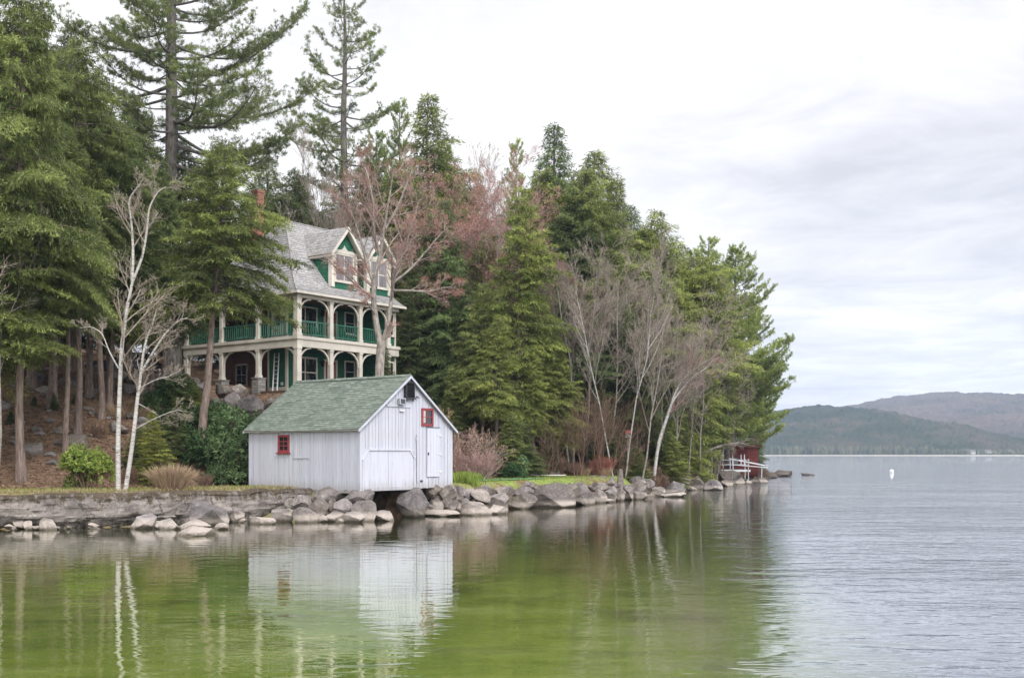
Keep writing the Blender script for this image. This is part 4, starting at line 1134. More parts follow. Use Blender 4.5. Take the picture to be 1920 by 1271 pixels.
# towards the point
G4 = 'rocks of the wooded point'
for (a, b_, t, q, Y, lab, kd, k) in (
    (1182, 1226, 892, 912, 74, 'grey slab above the yellow tinged boulder at the wood edge', ROCKS, 2),
    (1200, 1228, 898, 920, 73, 'grey blocky rock next to the yellow tinged boulder', ROCKS, 9),
    (1222, 1247, 912, 932, 71.5, 'dark brown boulder at the water where the lawn ends', ROCKS, 4),
    (1244, 1290, 902, 929, 74.5, 'broad pale brown boulder sloping into the water beyond the lawn', ROCKS, 5),
    (1242, 1288, 924, 933, 70.5, 'flat bleached rock awash where the lawn ends', ROCKS, 7),
    (1262, 1296, 893, 912, 82, 'mid grey rock under the brush beyond the lawn', ROCKS, 1),
    (1290, 1322, 892, 918, 85, 'purple grey boulder below the pale fallen branch', ROCKS, 6),
    (1320, 1354, 900, 922, 83, 'rounded boulder with a pale foot below the dock', ROUND, 0),
    (1288, 1310, 894, 908, 90, 'small grey rock behind the purple grey boulder', ROCKS, 0),
    (1345, 1394, 882, 906, 99, 'large bare sloping ledge under the dock', ROCKS, 3),
    (1352, 1376, 900, 914, 93, 'pale rock at the waterline below the bare ledge', ROCKS, 8),
    (1372, 1396, 896, 910, 99, 'tan rock at the waterline beside the bare ledge', ROUND, 2),
    (1392, 1412, 899, 910, 101, 'small tan rock awash before the point', ROCKS, 5),
    (1408, 1438, 896, 909, 104, 'reddish brown rock low in the water off the point', ROCKS, 9),
    (1374, 1420, 878, 892, 112, 'dark layered rock at the end of the dock', ROCKS, 6),
    (1396, 1446, 870, 893, 120, 'dark tilted ledge rising at the point', ROCKS, 2),
    (1384, 1412, 888, 902, 108, 'dark wet boulder below the dark layered rock', ROUND, 3),
    (1406, 1432, 890, 903, 112, 'mid brown boulder below the tilted ledge', ROUND, 1),
    (1440, 1490, 881, 896, 132, 'long dark ledge running out from the point', ROCKS, 5),
    (1416, 1456, 884, 899, 124, 'brown ledge between the point and the long dark ledge', ROCKS, 0),
    (1503, 1527, 888, 893, 138, 'low black rock just breaking the open water', ROCKS, 7)):
    o_ = prock(a, b_, t, q, Y, lab, kd, G4, .25, 0, k)
    if Y > 107: o_.material_slots[0].link = 'OBJECT'; o_.material_slots[0].material = M['dark_ledge']
for i in range(60):
    px = rr.uniform(862, 1215); Yw = np.interp(px, [862, 960, 1100, 1240], [50.6, 56.2, 63.2, 72.5]); t = rr.uniform(0.05, 1)
    Y = Yw + t * 1.6; w = rr.uniform(.25, .6); z = -0.05 + t * 1.1
    rock('stone', SMALL[rr.integers(6)], ((px - 960) / F * Y, Y, z), (w * 1.2, w, w * rr.uniform(.6, .9)), rr.uniform(0, 6), 'small stone packed between the boulders of the lawn edge', 'stone', 'small stones of the lawn edge')
for i in range(70):
    px = rr.uniform(1215, 1440); Yw = np.interp(px, [1215, 1330, 1400, 1440], [70.5, 87.5, 104.5, 120]); t = rr.uniform(-0.1, 1)
    Y = Yw + t * 4; w = rr.uniform(.3, .9)
    x = (px - 960) / F * Y
    rock('stone', SMALL[rr.integers(6)], (x, Y, max(hz(x, Y), -0.1) + w * .12), (w * 1.25, w, w * rr.uniform(.45, .8)), rr.uniform(0, 6), 'small stone on the rough bank of the wooded point', 'stone', 'small stones of the wooded point')
for i in range(26):
    px = rr.uniform(-30, 520); Yw = np.interp(px, [-30, 230, 520], [40.1, 41.3, 45.8]) - .25
    w = rr.uniform(.15, .4); x = (px - 960) / F * Yw
    rock('stone', SMALL[rr.integers(6)], (x, Yw - rr.uniform(-.1, .3), rr.uniform(-.02, .12)), (w * 1.3, w, w * .7), rr.uniform(0, 6), 'small stone lying in the shallows at the foot of the shore wall', 'stone', 'small stones below the shore wall')
for i in range(22):
    px = rr.uniform(520, 700); t = rr.uniform(0, 1); Y = 45.0 + t * 1.1; w = rr.uniform(.15, .38)
    rock('stone', SMALL[rr.integers(6)], ((px - 960) / F * Y, Y + .3, t * .8), (w * 1.2, w, w * .8), rr.uniform(0, 6), 'small stone filling gaps between boulders below the long boathouse wall', 'stone', 'small stones under the boathouse')
# boulders and ledges of the house terrace and the slope
G5 = 'boulders of the house terrace'
for (a, b_, t, q, Y, lab, kd, k) in (
    (444, 494, 742, 778, 63.6, 'huge olive brown boulder under the stone pier of the porch corner', ROUND, 1),
    (416, 450, 736, 774, 63.8, 'large pale grey boulder next to the olive brown terrace boulder', ROUND, 3),
    (392, 420, 746, 774, 63.4, 'mid grey boulder behind the leaning hemlock trunk', ROCKS, 2),
    (430, 468, 720, 742, 65.2, 'flat stone set on the pale grey terrace boulder', ROCKS, 6),
    (404, 432, 722, 742, 65.4, 'rough stone below the second stone pier', ROCKS, 0),
    (366, 394, 716, 742, 66, 'brown stone of the terrace edge behind the hemlock trunk', ROCKS, 4),
    (330, 372, 704, 728, 67.5, 'wide rust brown ledge below the end of the porch', ROCKS, 5),
    (492, 530, 745, 764, 64.6, 'low grey block beside the porch steps', ROCKS, 1),
    (280, 330, 700, 724, 68.6, 'long brown ledge block below the parked car', ROCKS, 3),
    (236, 284, 697, 716, 69, 'pale brown ledge block below the parked car hidden by birch twigs', ROCKS, 6),
    (196, 240, 698, 718, 69.2, 'flat brown ledge block under the nose of the parked car', ROCKS, 1),
    (158, 200, 700, 716, 69.4, 'narrow brown ledge block where the drive begins', ROCKS, 9),
    (262, 312, 722, 746, 66.4, 'second tier ledge block below the drive', ROCKS, 2),
    (226, 262, 720, 742, 66.6, 'small ledge block behind the tall birch stem', ROCKS, 0),
    (150, 178, 728, 770, 63, 'upright dark boulder between two hemlock trunks', ROCKS, 8),
    (66, 92, 804, 838, 55.8, 'mossy grey boulder on the needle covered slope', ROCKS, 4),
    (92, 108, 806, 820, 56.6, 'small grey boulder beside the mossy slope boulder', ROCKS, 7),
    (155, 176, 826, 840, 55, 'round tan boulder at the foot of a hemlock trunk', ROUND, 2),
    (198, 218, 824, 838, 55.6, 'round pale boulder left of the tall birch stem', ROUND, 0),
    (8, 24, 802, 818, 57, 'brown boulder high on the needle covered slope', ROCKS, 3)):
    prock(a, b_, t, q, Y, lab, kd, G5, .15, 0, k)
for i in range(85):
    px = rr.uniform(-10, 360); Y = rr.uniform(50, 71); x = (px - 960) / F * Y; w = rr.uniform(.2, .55) + .9 * rr.uniform(0, 1) ** 5
    rock('stone', SMALL[rr.integers(6)], (x, Y, hz(x, Y) + w * .1), (w * 1.3, w, w * .7), rr.uniform(0, 6), 'half buried stone among the needles of the wooded slope', 'stone', 'stones on the wooded slope')

# ------------------------------------------------------------------ smaller things
def standing_stone():
    r = np.random.default_rng(4)
    n = 14; V = []; k = 12
    for i in range(n + 1):
        t = i / n
        w = .24 * (1 - t) ** .7 + .085; w *= 1 + .05 * math.sin(9 * t)
        for j in range(k):
            a = 2 * PI * j / k
            rad = w * (1 + .12 * mnoise.noise(Vector((math.cos(a) * 2, math.sin(a) * 2, t * 6))))
            V.append((rad * math.cos(a) * .95 + .06 * t, rad * math.sin(a) * .7, -.1 + 1.5 * t))
    Fq = [(i * k + j, i * k + (j + 1) % k, (i + 1) * k + (j + 1) % k, (i + 1) * k + j) for i in range(n) for j in range(k)]
    mb = MB(); mb.add(V, Fq); mb.add([V[n * k + j] for j in range(k)], [tuple(range(k))])
    o = mb.build('standing_stone', M['granite'], None, uv=False)
    c = P(1162, 904, 70.0); o.location = (c[0], 70.0, hz(c[0], 70.0))
    tag(o, 'slim upright standing stone at the end of the lawn', 'standing stone')
standing_stone()

def mat_strip():
    mb = MB(); n = 40
    pts = []
    A = np.array([-3.0, 59.4]); B = np.array([1.6, 64.4])
    d = (B - A) / np.linalg.norm(B - A); s = np.array([d[1], -d[0]])
    for i in range(n + 1):
        t = i / n; c = A + (B - A) * t
        for e in (-.5, -.17, .17, .5):
            q = c + s * e * (2.6 - 1.7 * t) * (1 + .04 * math.sin(i))
            pts.append((q[0], q[1], hz(q[0], q[1]) + .05 + .012 * math.sin(i * 1.3 + e * 4)))
    f = [(i * 4 + j, i * 4 + j + 1, (i + 1) * 4 + j + 1, (i + 1) * 4 + j) for i in range(n) for j in range(3)]
    mb.add(pts, f); o = mb.build('rubber_mat', M['mat_green'], None, uv=False)
    mo = o.modifiers.new('thick', 'SOLIDIFY'); mo.thickness = .02; mo.offset = 1
    tag(o, 'long turquoise green mat spread out across the lawn past the boathouse', 'mat')
mat_strip()

def put(px, Y, dz=0.0):
    x = (px - 960) / F * Y
    return (x, Y, hz(x, Y) + dz)

p_ = empty('garden_plank', put(1025, 69.0, .03), .1, 'pale board lying on low blocks at the back of the lawn', 'board')
mb = MB(); mb.box(-1.2, 1.2, -.14, .14, .1, .15); mb.build('board', M['white_metal'], p_, bevel=.01)
mb = MB(); mb.box(-.9, -.7, -.12, .12, -.05, .098); mb.build('block', M['pier_stone'], p_); mb = MB(); mb.box(.7, .9, -.12, .12, -.05, .098); mb.build('block', M['pier_stone'], p_)
rock('boulder', ROCKS[4], put(1040, 71.5, .18), (.75, .6, .55), .3, 'small black rock behind the pale board on the lawn', 'boulder')

def car():
    c = P(232, 697, 74.5)
    o = empty('parked_car', (c[0], 74.5, hz(c[0], 74.5) + .0), 0.06, 'dark blue car parked broadside on the drive above the slope', 'car')
    L = 4.7
    # profile (x along the car, nose at -x)
    body = [(-2.32, .32), (-2.36, .62), (-2.25, .80), (-1.3, .92), (-.95, .96), (2.1, .98), (2.33, .86), (2.36, .40), (2.2, .28), (-2.1, .26)]
    mb = MB(); mb.prism(body, 'y', -.86, .86); mb.build('body', M['car_paint'], o, bevel=.05)
    cab = [(-.98, .95), (-.25, 1.42), (.3, 1.50), (1.45, 1.48), (1.95, 1.30), (2.2, .97)]
    mb = MB(); mb.prism(cab, 'y', -.72, .72); mb.build('cabin', M['car_paint'], o, bevel=.04)
    for s in (-1, 1):
        y0, y1 = (s * .722, s * .735)
        for poly in ([(-.74, 1.0), (-.2, 1.36), (.42, 1.43), (.42, 1.0)], [(.5, 1.0), (.5, 1.43), (1.38, 1.41), (1.38, 1.0)], [(1.45, 1.02), (1.45, 1.40), (1.82, 1.27), (2.0, 1.03)]):
            mb = MB(); mb.prism(poly, 'y', y0, y1); mb.build('window', M['glass'], o)
        for x in (-1.45, 1.45):
            mb = MB(); n = 20
            mb.prism([(x + .335 * math.cos(2*PI*i/n), .335 + .335 * math.sin(2*PI*i/n)) for i in range(n)], 'y', s * .66, s * .875)
            w = mb.build('wheel', M['black_rubber'], o, bevel=.02)
            mb = MB(); mb.prism([(x + .21 * math.cos(2*PI*i/n), .335 + .21 * math.sin(2*PI*i/n)) for i in range(n)], 'y', s * .86, s * .885); mb.build('rim', M['grey_metal'], w)
        mb = MB(); mb.box(-2.36, -2.22, s * .55, s * .84, .64, .76); mb.build('headlight', M['white_metal'], o, bevel=.02)
        mb = MB(); mb.box(2.25, 2.37, s * .6, s * .84, .7, .86); mb.build('taillight', M['red_paint'], o, bevel=.02)
        mb = MB(); mb.box(-.75, -.6, s * .87, s * 1.02, .95, 1.08); mb.build('mirror', M['car_paint'], o, bevel=.03)
    mb = MB(); mb.add([(-.90, -.62, 1.01), (-.90, .62, 1.01), (-.27, .58, 1.415), (-.27, -.58, 1.415)], [(0, 3, 2, 1)]); ws = mb.build('windscreen', M['glass'], o); ws.location = (-.03, 0, .03)
car()

def red_shed():
    c = P(1389, 868, 109); z = max(hz(c[0], 109), .55)
    o = empty('shed', (c[0], 109, z), -.12, 'small dark red shed with a low roof among trees on the point', 'shed')
    mb = MB(); mb.box(-1.55, 1.55, -1.5, 1.5, 0, 2.85); mb.build('wall', M['shed_red'], o)
    mb = MB(); mb.prism([(-1.85, 2.75), (1.85, 2.95), (1.85, 3.1), (-1.85, 2.9)], 'y', -1.8, 1.8); mb.build('roof', M['shed_red'], o)
    mb = MB(); mb.box(.5, 1.3, -1.56, -1.5, .05, 2.05); d = mb.build('door', M['shed_red'], o, bevel=.01)
    mb = MB(); mb.box(.6, .66, -1.6, -1.56, 1.0, 1.1); mb.build('handle', M['dark_metal'], d)
    mb = MB(); mb.box(-1.0, -.3, -1.55, -1.5, 1.1, 1.8); f = mb.build('window', M['glass'], o)
    mb = MB(); mb.box(-1.06, -1.0, -1.57, -1.5, 1.04, 1.86); mb.box(-.3, -.24, -1.57, -1.5, 1.04, 1.86); mb.box(-1, -.3, -1.57, -1.5, 1.8, 1.86); mb.box(-1, -.3, -1.57, -1.5, 1.04, 1.1); mb.build('frame', M['shed_red'], f)
red_shed()

def dock():
    c = P(1358, 885, 103); x, y = c[0], 103
    z = max(hz(x, y), .4)
    o = empty('dock', (x, y, z + .2), -.05, 'grey metal dock with railings and pale deck panels drawn up on the point', 'dock')
    mb = MB()
    for k in range(9): mb.box(-2.2 + k * .48, -2.2 + k * .48 + .44, -.8, .8, .62, .68)
    mb.build('deck', M['white_metal'], o)
    mb = MB(); mb.box(-2.3, 2.3, -.9, -.82, .5, .68); mb.box(-2.3, 2.3, .82, .9, .5, .68); mb.build('frame', M['white_metal'], o)
    for xx in (-2.1, -.7, .7, 2.1):
        for yy in (-.94, .94):
            mb = MB(); mb.bar((xx, yy, -.3), (xx, yy, 1.7), .07); mb.build('post', M['grey_metal'], o)
    for yy in (-.94, .94):
        for zz in (1.15, 1.6):
            mb = MB(); mb.bar((-2.2, yy + .05, zz), (2.2, yy + .05, zz), .06); mb.build('rail', M['grey_metal'], o)
    c = P(1400, 880, 106)
    o = empty('gangway', (c[0], 106, 1.0), .15, 'narrow pale metal gangway leaning down beside the dock', 'gangway')
    mb = MB(); mb.bar((-2.0, 0, .75), (2.0, 0, .45), .9, .07); mb.build('deck', M['white_metal'], o)
    for yy in (-.45, .45):
        mb = MB(); mb.bar((-2, yy, 1.35), (2, yy, .62), .06); mb.build('rail', M['white_metal'], o)
        for xx in (-1.6, -.4): mb = MB(); mb.bar((xx, yy, .6), (xx, yy, 1.75 + .1 * xx), .06); mb.build('post', M['white_metal'], o)
    for xx in (-1.5, 1.4):
        mb = MB(); mb.bar((xx, -.3, -1.2), (xx, -.3, .5), .1); mb.build('leg', M['grey_metal'], o)
dock()

def covered_chair():
    p = put(1313, 96, 0)
    o = empty('garden_chair', p, .4, 'blue grey wooden garden chair under the trees by the dock', 'chair')
    mb = MB()
    for k in range(5): mb.bar((-.32 + k * .16, -.1, .45), (-.36 + k * .18, .35, 1.5 - abs(k - 2) * .08), .14, .03)
    mb.build('backrest', M['blue_tarp'], o)
    mb = MB()
    for k in range(4): mb.box(-.4, .4, -.75 + k * .17, -.6 + k * .17, .5 - k * .02, .53 - k * .02)
    mb.build('seat', M['blue_tarp'], o)
    for s in (-1, 1):
        mb = MB(); mb.box(s * .45 - .07, s * .45 + .07, -.8, .2, .72, .75); mb.build('armrest', M['blue_tarp'], o)
        mb = MB(); mb.bar((s * .43, -.7, 0), (s * .43, -.7, .72), .07); mb.build('leg', M['blue_tarp'], o)
        mb = MB(); mb.bar((s * .43, .35, 0), (s * .43, -.05, .5), .07); mb.build('leg', M['blue_tarp'], o)
covered_chair()

def birdhouse():
    p = put(1177, 77, 0); z = P(1177, 812, 77)[2]
    o = empty('bird_feeder', p, .2, 'small orange red roofed feeder standing on a post among the twigs', 'feeder')
    h = z - p[2]
    mb = MB(); mb.bar((0, 0, -.1), (0, 0, h - .3), .09); mb.build('post', M['grey_wood'], o)
    mb = MB(); mb.box(-.3, .3, -.3, .3, h - .30, h - .26); mb.box(-.2, .2, -.2, .2, h - .26, h); mb.build('box', M['grey_wood'], o)
    mb = MB(); mb.prism([(-.28, h - .04), (.28, h - .04), (.16, h + .2), (-.16, h + .2)], 'y', -.26, .26); mb.build('roof', M['orange_red'], o, bevel=.03)
birdhouse()

def buoy():
    c = P(1672, 885, 164)
    o = empty('buoy', (c[0], 164, -.05), 0, 'round white mooring buoy alone on the open lake', 'buoy'); o.scale = (.68, .68, .68)
    mb = MB(); n = 16
    prof = [(0, -.30), (.28, -.22), (.42, 0.05), (.45, .25), (.40, .46), (.26, .62), (.10, .70), (0, .71)]
    V = [(r_ * math.cos(2*PI*j/n), r_ * math.sin(2*PI*j/n), z) for r_, z in prof for j in range(n)]
    mb.add(V, [(i*n + j, i*n + (j+1) % n, (i+1)*n + (j+1) % n, (i+1)*n + j) for i in range(len(prof) - 1) for j in range(n)])
    mb.build('float', M['buoy_white'], o, smooth=True)
    mb = MB(); k = 12; mb.tube([(.09 * math.cos(2*PI*i/k), 0, .78 + .09 * math.sin(2*PI*i/k)) for i in range(k + 1)], .02, 6, False); mb.build('ring', M['grey_metal'], o)
buoy()
# ------------------------------------------------------------------ plants
UP = np.array([0, 0, 1.0])
def nrm(a): return a / (np.linalg.norm(a, axis=-1, keepdims=True) + 1e-9)
def leaves(name, O, D, N, L, Wd, tone, mat):
    """one rhombus per leaf"""
    D = nrm(D); S = nrm(np.cross(D, N)); n = len(O)
    L = np.broadcast_to(np.asarray(L, float), (n,))[:, None]; Wd = np.broadcast_to(np.asarray(Wd, float), (n,))[:, None]
    v = np.stack([O, O + D * L * .45 + S * Wd / 2, O + D * L, O + D * L * .45 - S * Wd / 2], 1).reshape(-1, 3)
    return raw_mesh(name, v, 4, np.arange(n * 4), mat, False, {'tone': np.repeat(np.clip(tone, 0, 1), 4)})

def hemlock(seed, H, R, cb, nb, trunk_r=None, wav=0.25, shape=.85, lo=.5, sp=.075, ls=1.0, gapf=.08, amp=.24):
    r = np.random.default_rng(seed)
    T = Tubes(); r0 = trunk_r or H * .0135
    n = 14; t = np.linspace(0, 1, n)
    tx = np.cumsum(r.normal(0, .035, n)) * H / 16; ty = np.cumsum(r.normal(0, .035, n)) * H / 16
    tp = np.stack([tx - tx[0], ty - ty[0], t * H], 1); 
    rad = r0 * (1 - t) ** .9 + .008; rad[0] *= 1.35
    T.add(tp, rad, 10)
    O = []; D = []; N = []; tone = []
    ph = r.uniform(0, 6.28, 4)
    for i in range(nb):
        u = (i + r.uniform(0, 1)) / nb
        if r.uniform() < gapf: continue
        u = u ** .93
        h = H * (cb + (1 - cb) * u) * .995
        prof = (1 - u) ** shape * min(1, lo + u * 2.2) + .05
        lump = .72 + .28 * math.sin(seed * 3 + u * 17 + i * 2.4) 
        L = R * prof * r.uniform(.55, 1.12) * (.75 + .25 * lump)
        L = max(L, .16 + .25 * (1 - u))
        a = i * 2.39996 + r.uniform(-.5, .5)
        L *= 1 + amp * math.sin(a * 1 + ph[0] + u * 5) + amp * .8 * math.sin(a * 2 + ph[1] - u * 9) * math.sin(u * 14 + ph[2])
        d = np.array([math.cos(a), math.sin(a), 0])
        el = r.uniform(-.12, .25) + .35 * u; dr = r.uniform(.22, .5) * (1 - .6 * u)
        base = np.array([np.interp(h, tp[:, 2], tp[:, 0]), np.interp(h, tp[:, 2], tp[:, 1]), h])
        s = np.linspace(0, 1, 6)
        bp = base + d * (L * s)[:, None] + UP * (L * (el * s - dr * s * s))[:, None]
        T.add(bp, np.linspace(max(.012 * L, .012), .006, 6), 4)
        side = np.array([-d[1], d[0], 0])
        ntw = max(5, int(L / .10))
        st = r.uniform(.10, 1.0, ntw) ** .8
        sg = np.where(np.arange(ntw) % 2 == 0, 1, -1)
        lt = (.20 + .34 * (1 - st) * L + .07 * L) * r.uniform(.6, 1.2, ntw)
        tb = base + d * (L * st)[:, None] + UP * (L * (el * st - dr * st * st))[:, None]
        td = nrm(d[None] * r.uniform(.5, .9, ntw)[:, None] + side[None] * (sg * r.uniform(.5, .9, ntw))[:, None] + UP * r.uniform(-.25, .12, ntw)[:, None])
        m = np.maximum(3, (lt / sp).astype(int))
        ti = np.repeat(np.arange(ntw), m)
        ss = np.concatenate([(np.arange(q) + r.uniform(0, 1)) / q for q in m])
        k = len(ti)
        o = tb[ti] + td[ti] * (lt[ti] * ss)[:, None] - UP * (.28 * lt[ti] * ss * ss)[:, None] + r.normal(0, .03, (k, 3))
        dd = td[ti] * .75 + r.normal(0, .42, (k, 3)) - UP * .22
        O.append(o); D.append(dd); N.append(UP + r.normal(0, .35, (k, 3)))
        bt = r.normal(.42, .24)
        tone.append(bt + .14 * (st[ti] * .5 + ss * .5) + r.normal(0, .14, k) + r.normal(0, .13, ntw)[ti] - .03)
    O = np.concatenate(O); n = len(O)
    crown = leaves('crown', O, np.concatenate(D), np.concatenate(N), r.uniform(.20, .44, n) * ls, r.uniform(.050, .095, n) * ls, np.concatenate(tone), M['hemlock_leaf'])
    return T.mesh('trunk', M['bark_conifer']), crown

def pine(seed, H, R, cb, dens=1.0, asym=0.0, r0=None, up=.35, gap=.9, trunkmat='bark_pine', limbs=None, prune=0.12, nq=18, nw_=.034):
    r = np.random.default_rng(seed)
    T = Tubes(); r0 = r0 or H * .0145
    n = 16; t = np.linspace(0, 1, n)
    tx = np.cumsum(r.normal(0, .05, n)); ty = np.cumsum(r.normal(0, .05, n))
    tp = np.stack([tx - tx[0], ty - ty[0], t * H], 1)
    rad = r0 * (1 - t) ** .75 + .02
    T.add(tp, rad, 12)
    O = []; D = []; N = []; tone = []
    def tuft(pos, dirs, bt):
        k = len(pos); q = nq
        o = np.repeat(pos, q, 0) + r.normal(0, .035, (k * q, 3))
        dd = np.repeat(dirs, q, 0) * .6 + r.normal(0, .62, (k * q, 3)) + UP * .30
        O.append(o); D.append(dd); N.append(r.normal(0, 1, (k * q, 3)))
        tone.append(np.repeat(bt + r.normal(0, .13, k), q) + r.normal(0, .10, k * q))
    def limb(base, a, L, el, upc):
        d = np.array([math.cos(a), math.sin(a), 0]); side = np.array([-d[1], d[0], 0])
        s = np.linspace(0, 1, 8)
        bend = r.normal(0, .10)
        f = lambda s: base + d * (L * s)[:, None] + side * (L * bend * s * s)[:, None] + UP * (L * (el * s - .25 * np.sin(PI * s * .8) * (1 - upc) + upc * s ** 2.4 * .45))[:, None]
        bp = f(s)
        T.add(bp, np.linspace(max(.018 * L, .02), .01, 8), 5)
        ns = max(5, int(L * .78 / .24 * dens))
        st = r.uniform(.22, 1, ns) ** .85
        bpos = f(st); bdir = nrm(f(np.minimum(st + .05, 1.05)) - f(st - .02))
        sg = np.where(np.arange(ns) % 2 == 0, 1, -1)
        lt = (.45 + .36 * L * (1 - st) * np.minimum(1, st * 2.2) + .07 * L) * r.uniform(.5, 1.25, ns)
        td = nrm(bdir * r.uniform(.5, 1.0, ns)[:, None] + side * (sg * r.uniform(.4, .9, ns))[:, None] + UP * r.uniform(-.02, .30, ns)[:, None])
        bt = r.normal(.45, .16)
        for j in range(ns):
            e = bpos[j] + td[j] * lt[j] + UP * .10 * lt[j]
            T.add(np.stack([bpos[j], (bpos[j] + e) / 2 - UP * .02, e]), [.014, .010, .006], 3)
            m = max(3, int(lt[j] / .15 * dens))
            q = r.uniform(.25, 1.0, m)[:, None]; q[0] = 1
            sw = nrm(np.cross(td[j], UP)) * (r.normal(0, .16, m) * lt[j])[:, None] + UP * r.normal(.03, .05, m)[:, None]
            tuft(bpos[j] + (e - bpos[j]) * q + sw, np.repeat(td[j][None], m, 0) + sw * .8, bt)
        m = 6; q = np.linspace(.55, 1.0, m); tuft(f(q), np.repeat(bdir[-1:], m, 0), bt)
    z = cb * H; i = 0
    while z < H * .985:
        u = (z / H - cb) / (1 - cb)
        nw = r.integers(3, 6)
        a0 = r.uniform(0, 2 * PI)
        for j in range(nw):
            if r.uniform() < prune: continue
            a = a0 + j * 2 * PI / nw + r.uniform(-.3, .3)
            prof = (1 - u) ** .7 * min(1, .55 + 1.6 * u) + .06
            L = R * prof * r.uniform(.55, 1.1)
            L *= 1 + asym * math.cos(a)
            base = np.array([np.interp(z, tp[:, 2], tp[:, 0]), np.interp(z, tp[:, 2], tp[:, 1]), z + r.uniform(-.2, .2)])
            limb(base, a, L, r.uniform(-.02, .18) + .45 * u, up * r.uniform(.5, 1.3))
        z += gap * r.uniform(.7, 1.25) * (1 - .35 * u); i += 1
    for lb in (limbs or []):
        z, a, L, el, upc = lb
        base = np.array([np.interp(z, tp[:, 2], tp[:, 0]), np.interp(z, tp[:, 2], tp[:, 1]), z])
        limb(base, a, L, el, upc)
    O = np.concatenate(O); n = len(O)
    crown = leaves('crown', O, np.concatenate(D), np.concatenate(N), r.uniform(.15, .28, n), r.uniform(.6, 1.2, n) * nw_, np.concatenate(tone), M['pine_leaf'])
    return T.mesh('trunk', M[trunkmat]), crown

def grow(A, B, tips, p, d, L, rad, lev, r, c):
    n = 6 if lev < 2 else 4
    pts = [np.array(p, float)]; dd = np.array(d, float)
    for i in range(n - 1):
        dd = nrm(dd + r.normal(0, c['wander'], 3) + UP * c['up'] * (1 if lev else .5))
        pts.append(pts[-1] + dd * L / (n - 1))
    pts = np.array(pts)
    last = lev >= c['levels']
    rads = np.maximum(np.linspace(rad, rad * (.35 if not last else .5), n), c['minr'])
    (A if lev <= c.get('limb', 1) else B).add(pts, rads, (9, 6, 4, 3, 3, 3)[min(lev, 5)])
    branch_out(A, B, tips, pts, rads, dd, L, lev, r, c)

def branch_out(A, B, tips, pts, rads, dd, L, lev, r, c, cb=None):
    if lev >= c['levels']:
        tips.append((pts[-1], dd)); tips.append((pts[-2], dd)); return
    k = c['k'][lev]; n = len(pts)
    lo = c['cb'] if (lev == 0 and cb is None) else (.22 if cb is None else cb)
    for j in range(k):
        s = lo + (1 - lo) * (j + r.uniform(0, 1)) / k
        f = s * (n - 1); i = min(int(f), n - 2); w = f - i
        p = pts[i] * (1 - w) + pts[i + 1] * w; ax = nrm(pts[i + 1] - pts[i])
        ref = nrm(np.cross(ax, r.normal(0, 1, 3)))
        ang = c['ang'][lev] * r.uniform(.7, 1.3)
        cd = nrm(ax * math.cos(ang) + ref * math.sin(ang))
        cl = L * c['ratio'][lev] * r.uniform(.6, 1.25) * (1.2 - .65 * s)
        cr = max((rads[i] * (1 - w) + rads[i + 1] * w) * r.uniform(.45, .68), c['minr'])
        grow(A, B, tips, p, cd, cl, cr, lev + 1, r, c)

def bare(seed, H, c, bark_a, bark_b, paths=None, r0=None, buds=None, budn=3, buds_sz=.08):
    """leafless tree; paths: list of (points, radii) for trunks given point by point"""
    r = np.random.default_rng(seed)
    A, B, tips = Tubes(), Tubes(), []
    if paths is None:
        grow(A, B, tips, (0, 0, -.15), (r.normal(0, .05), r.normal(0, .05), 1), H, r0 or H * .012, 0, r, c)
    else:
        for pts, rads, cb, lim in paths:
            pts = np.array(pts, float); m = len(pts) * 3
            t = np.linspace(0, len(pts) - 1, m)
            q = np.stack([np.interp(t, np.arange(len(pts)), pts[:, k]) for k in range(3)], 1)
            q[1:-1] = (q[:-2] + 2 * q[1:-1] + q[2:]) / 4
            rd = np.interp(t, np.arange(len(pts)), rads)
            A.add(q, rd, 10)
            cc = dict(c); cc['k'] = (lim,) + tuple(c['k'][1:])
            Lp = np.linalg.norm(np.diff(q, axis=0), axis=1).sum()
            branch_out(A, B, tips, q, rd, nrm(q[-1] - q[-2]), Lp, 0, r, cc, cb)
    tm = A.mesh('trunk', M[bark_a]); cm = B.mesh('twigs', M[bark_b], False)
    bm_ = None
    if buds:
        tp = np.array([t[0] for t in tips]); td = np.array([t[1] for t in tips])
        k = len(tp) * budn
        O = np.repeat(tp, budn, 0) + r.normal(0, .07, (k, 3)); D = np.repeat(td, budn, 0) + r.normal(0, .9, (k, 3))
        tn = np.repeat(r.normal(.5, .25, len(tp)), budn) + r.normal(0, .15, k)
        bm_ = leaves('buds', O, D, r.normal(0, 1, (k, 3)), r.uniform(.6, 1.3, k) * buds_sz, r.uniform(.5, 1.0, k) * buds_sz * .8, tn, M[buds])
    return tm, cm, bm_

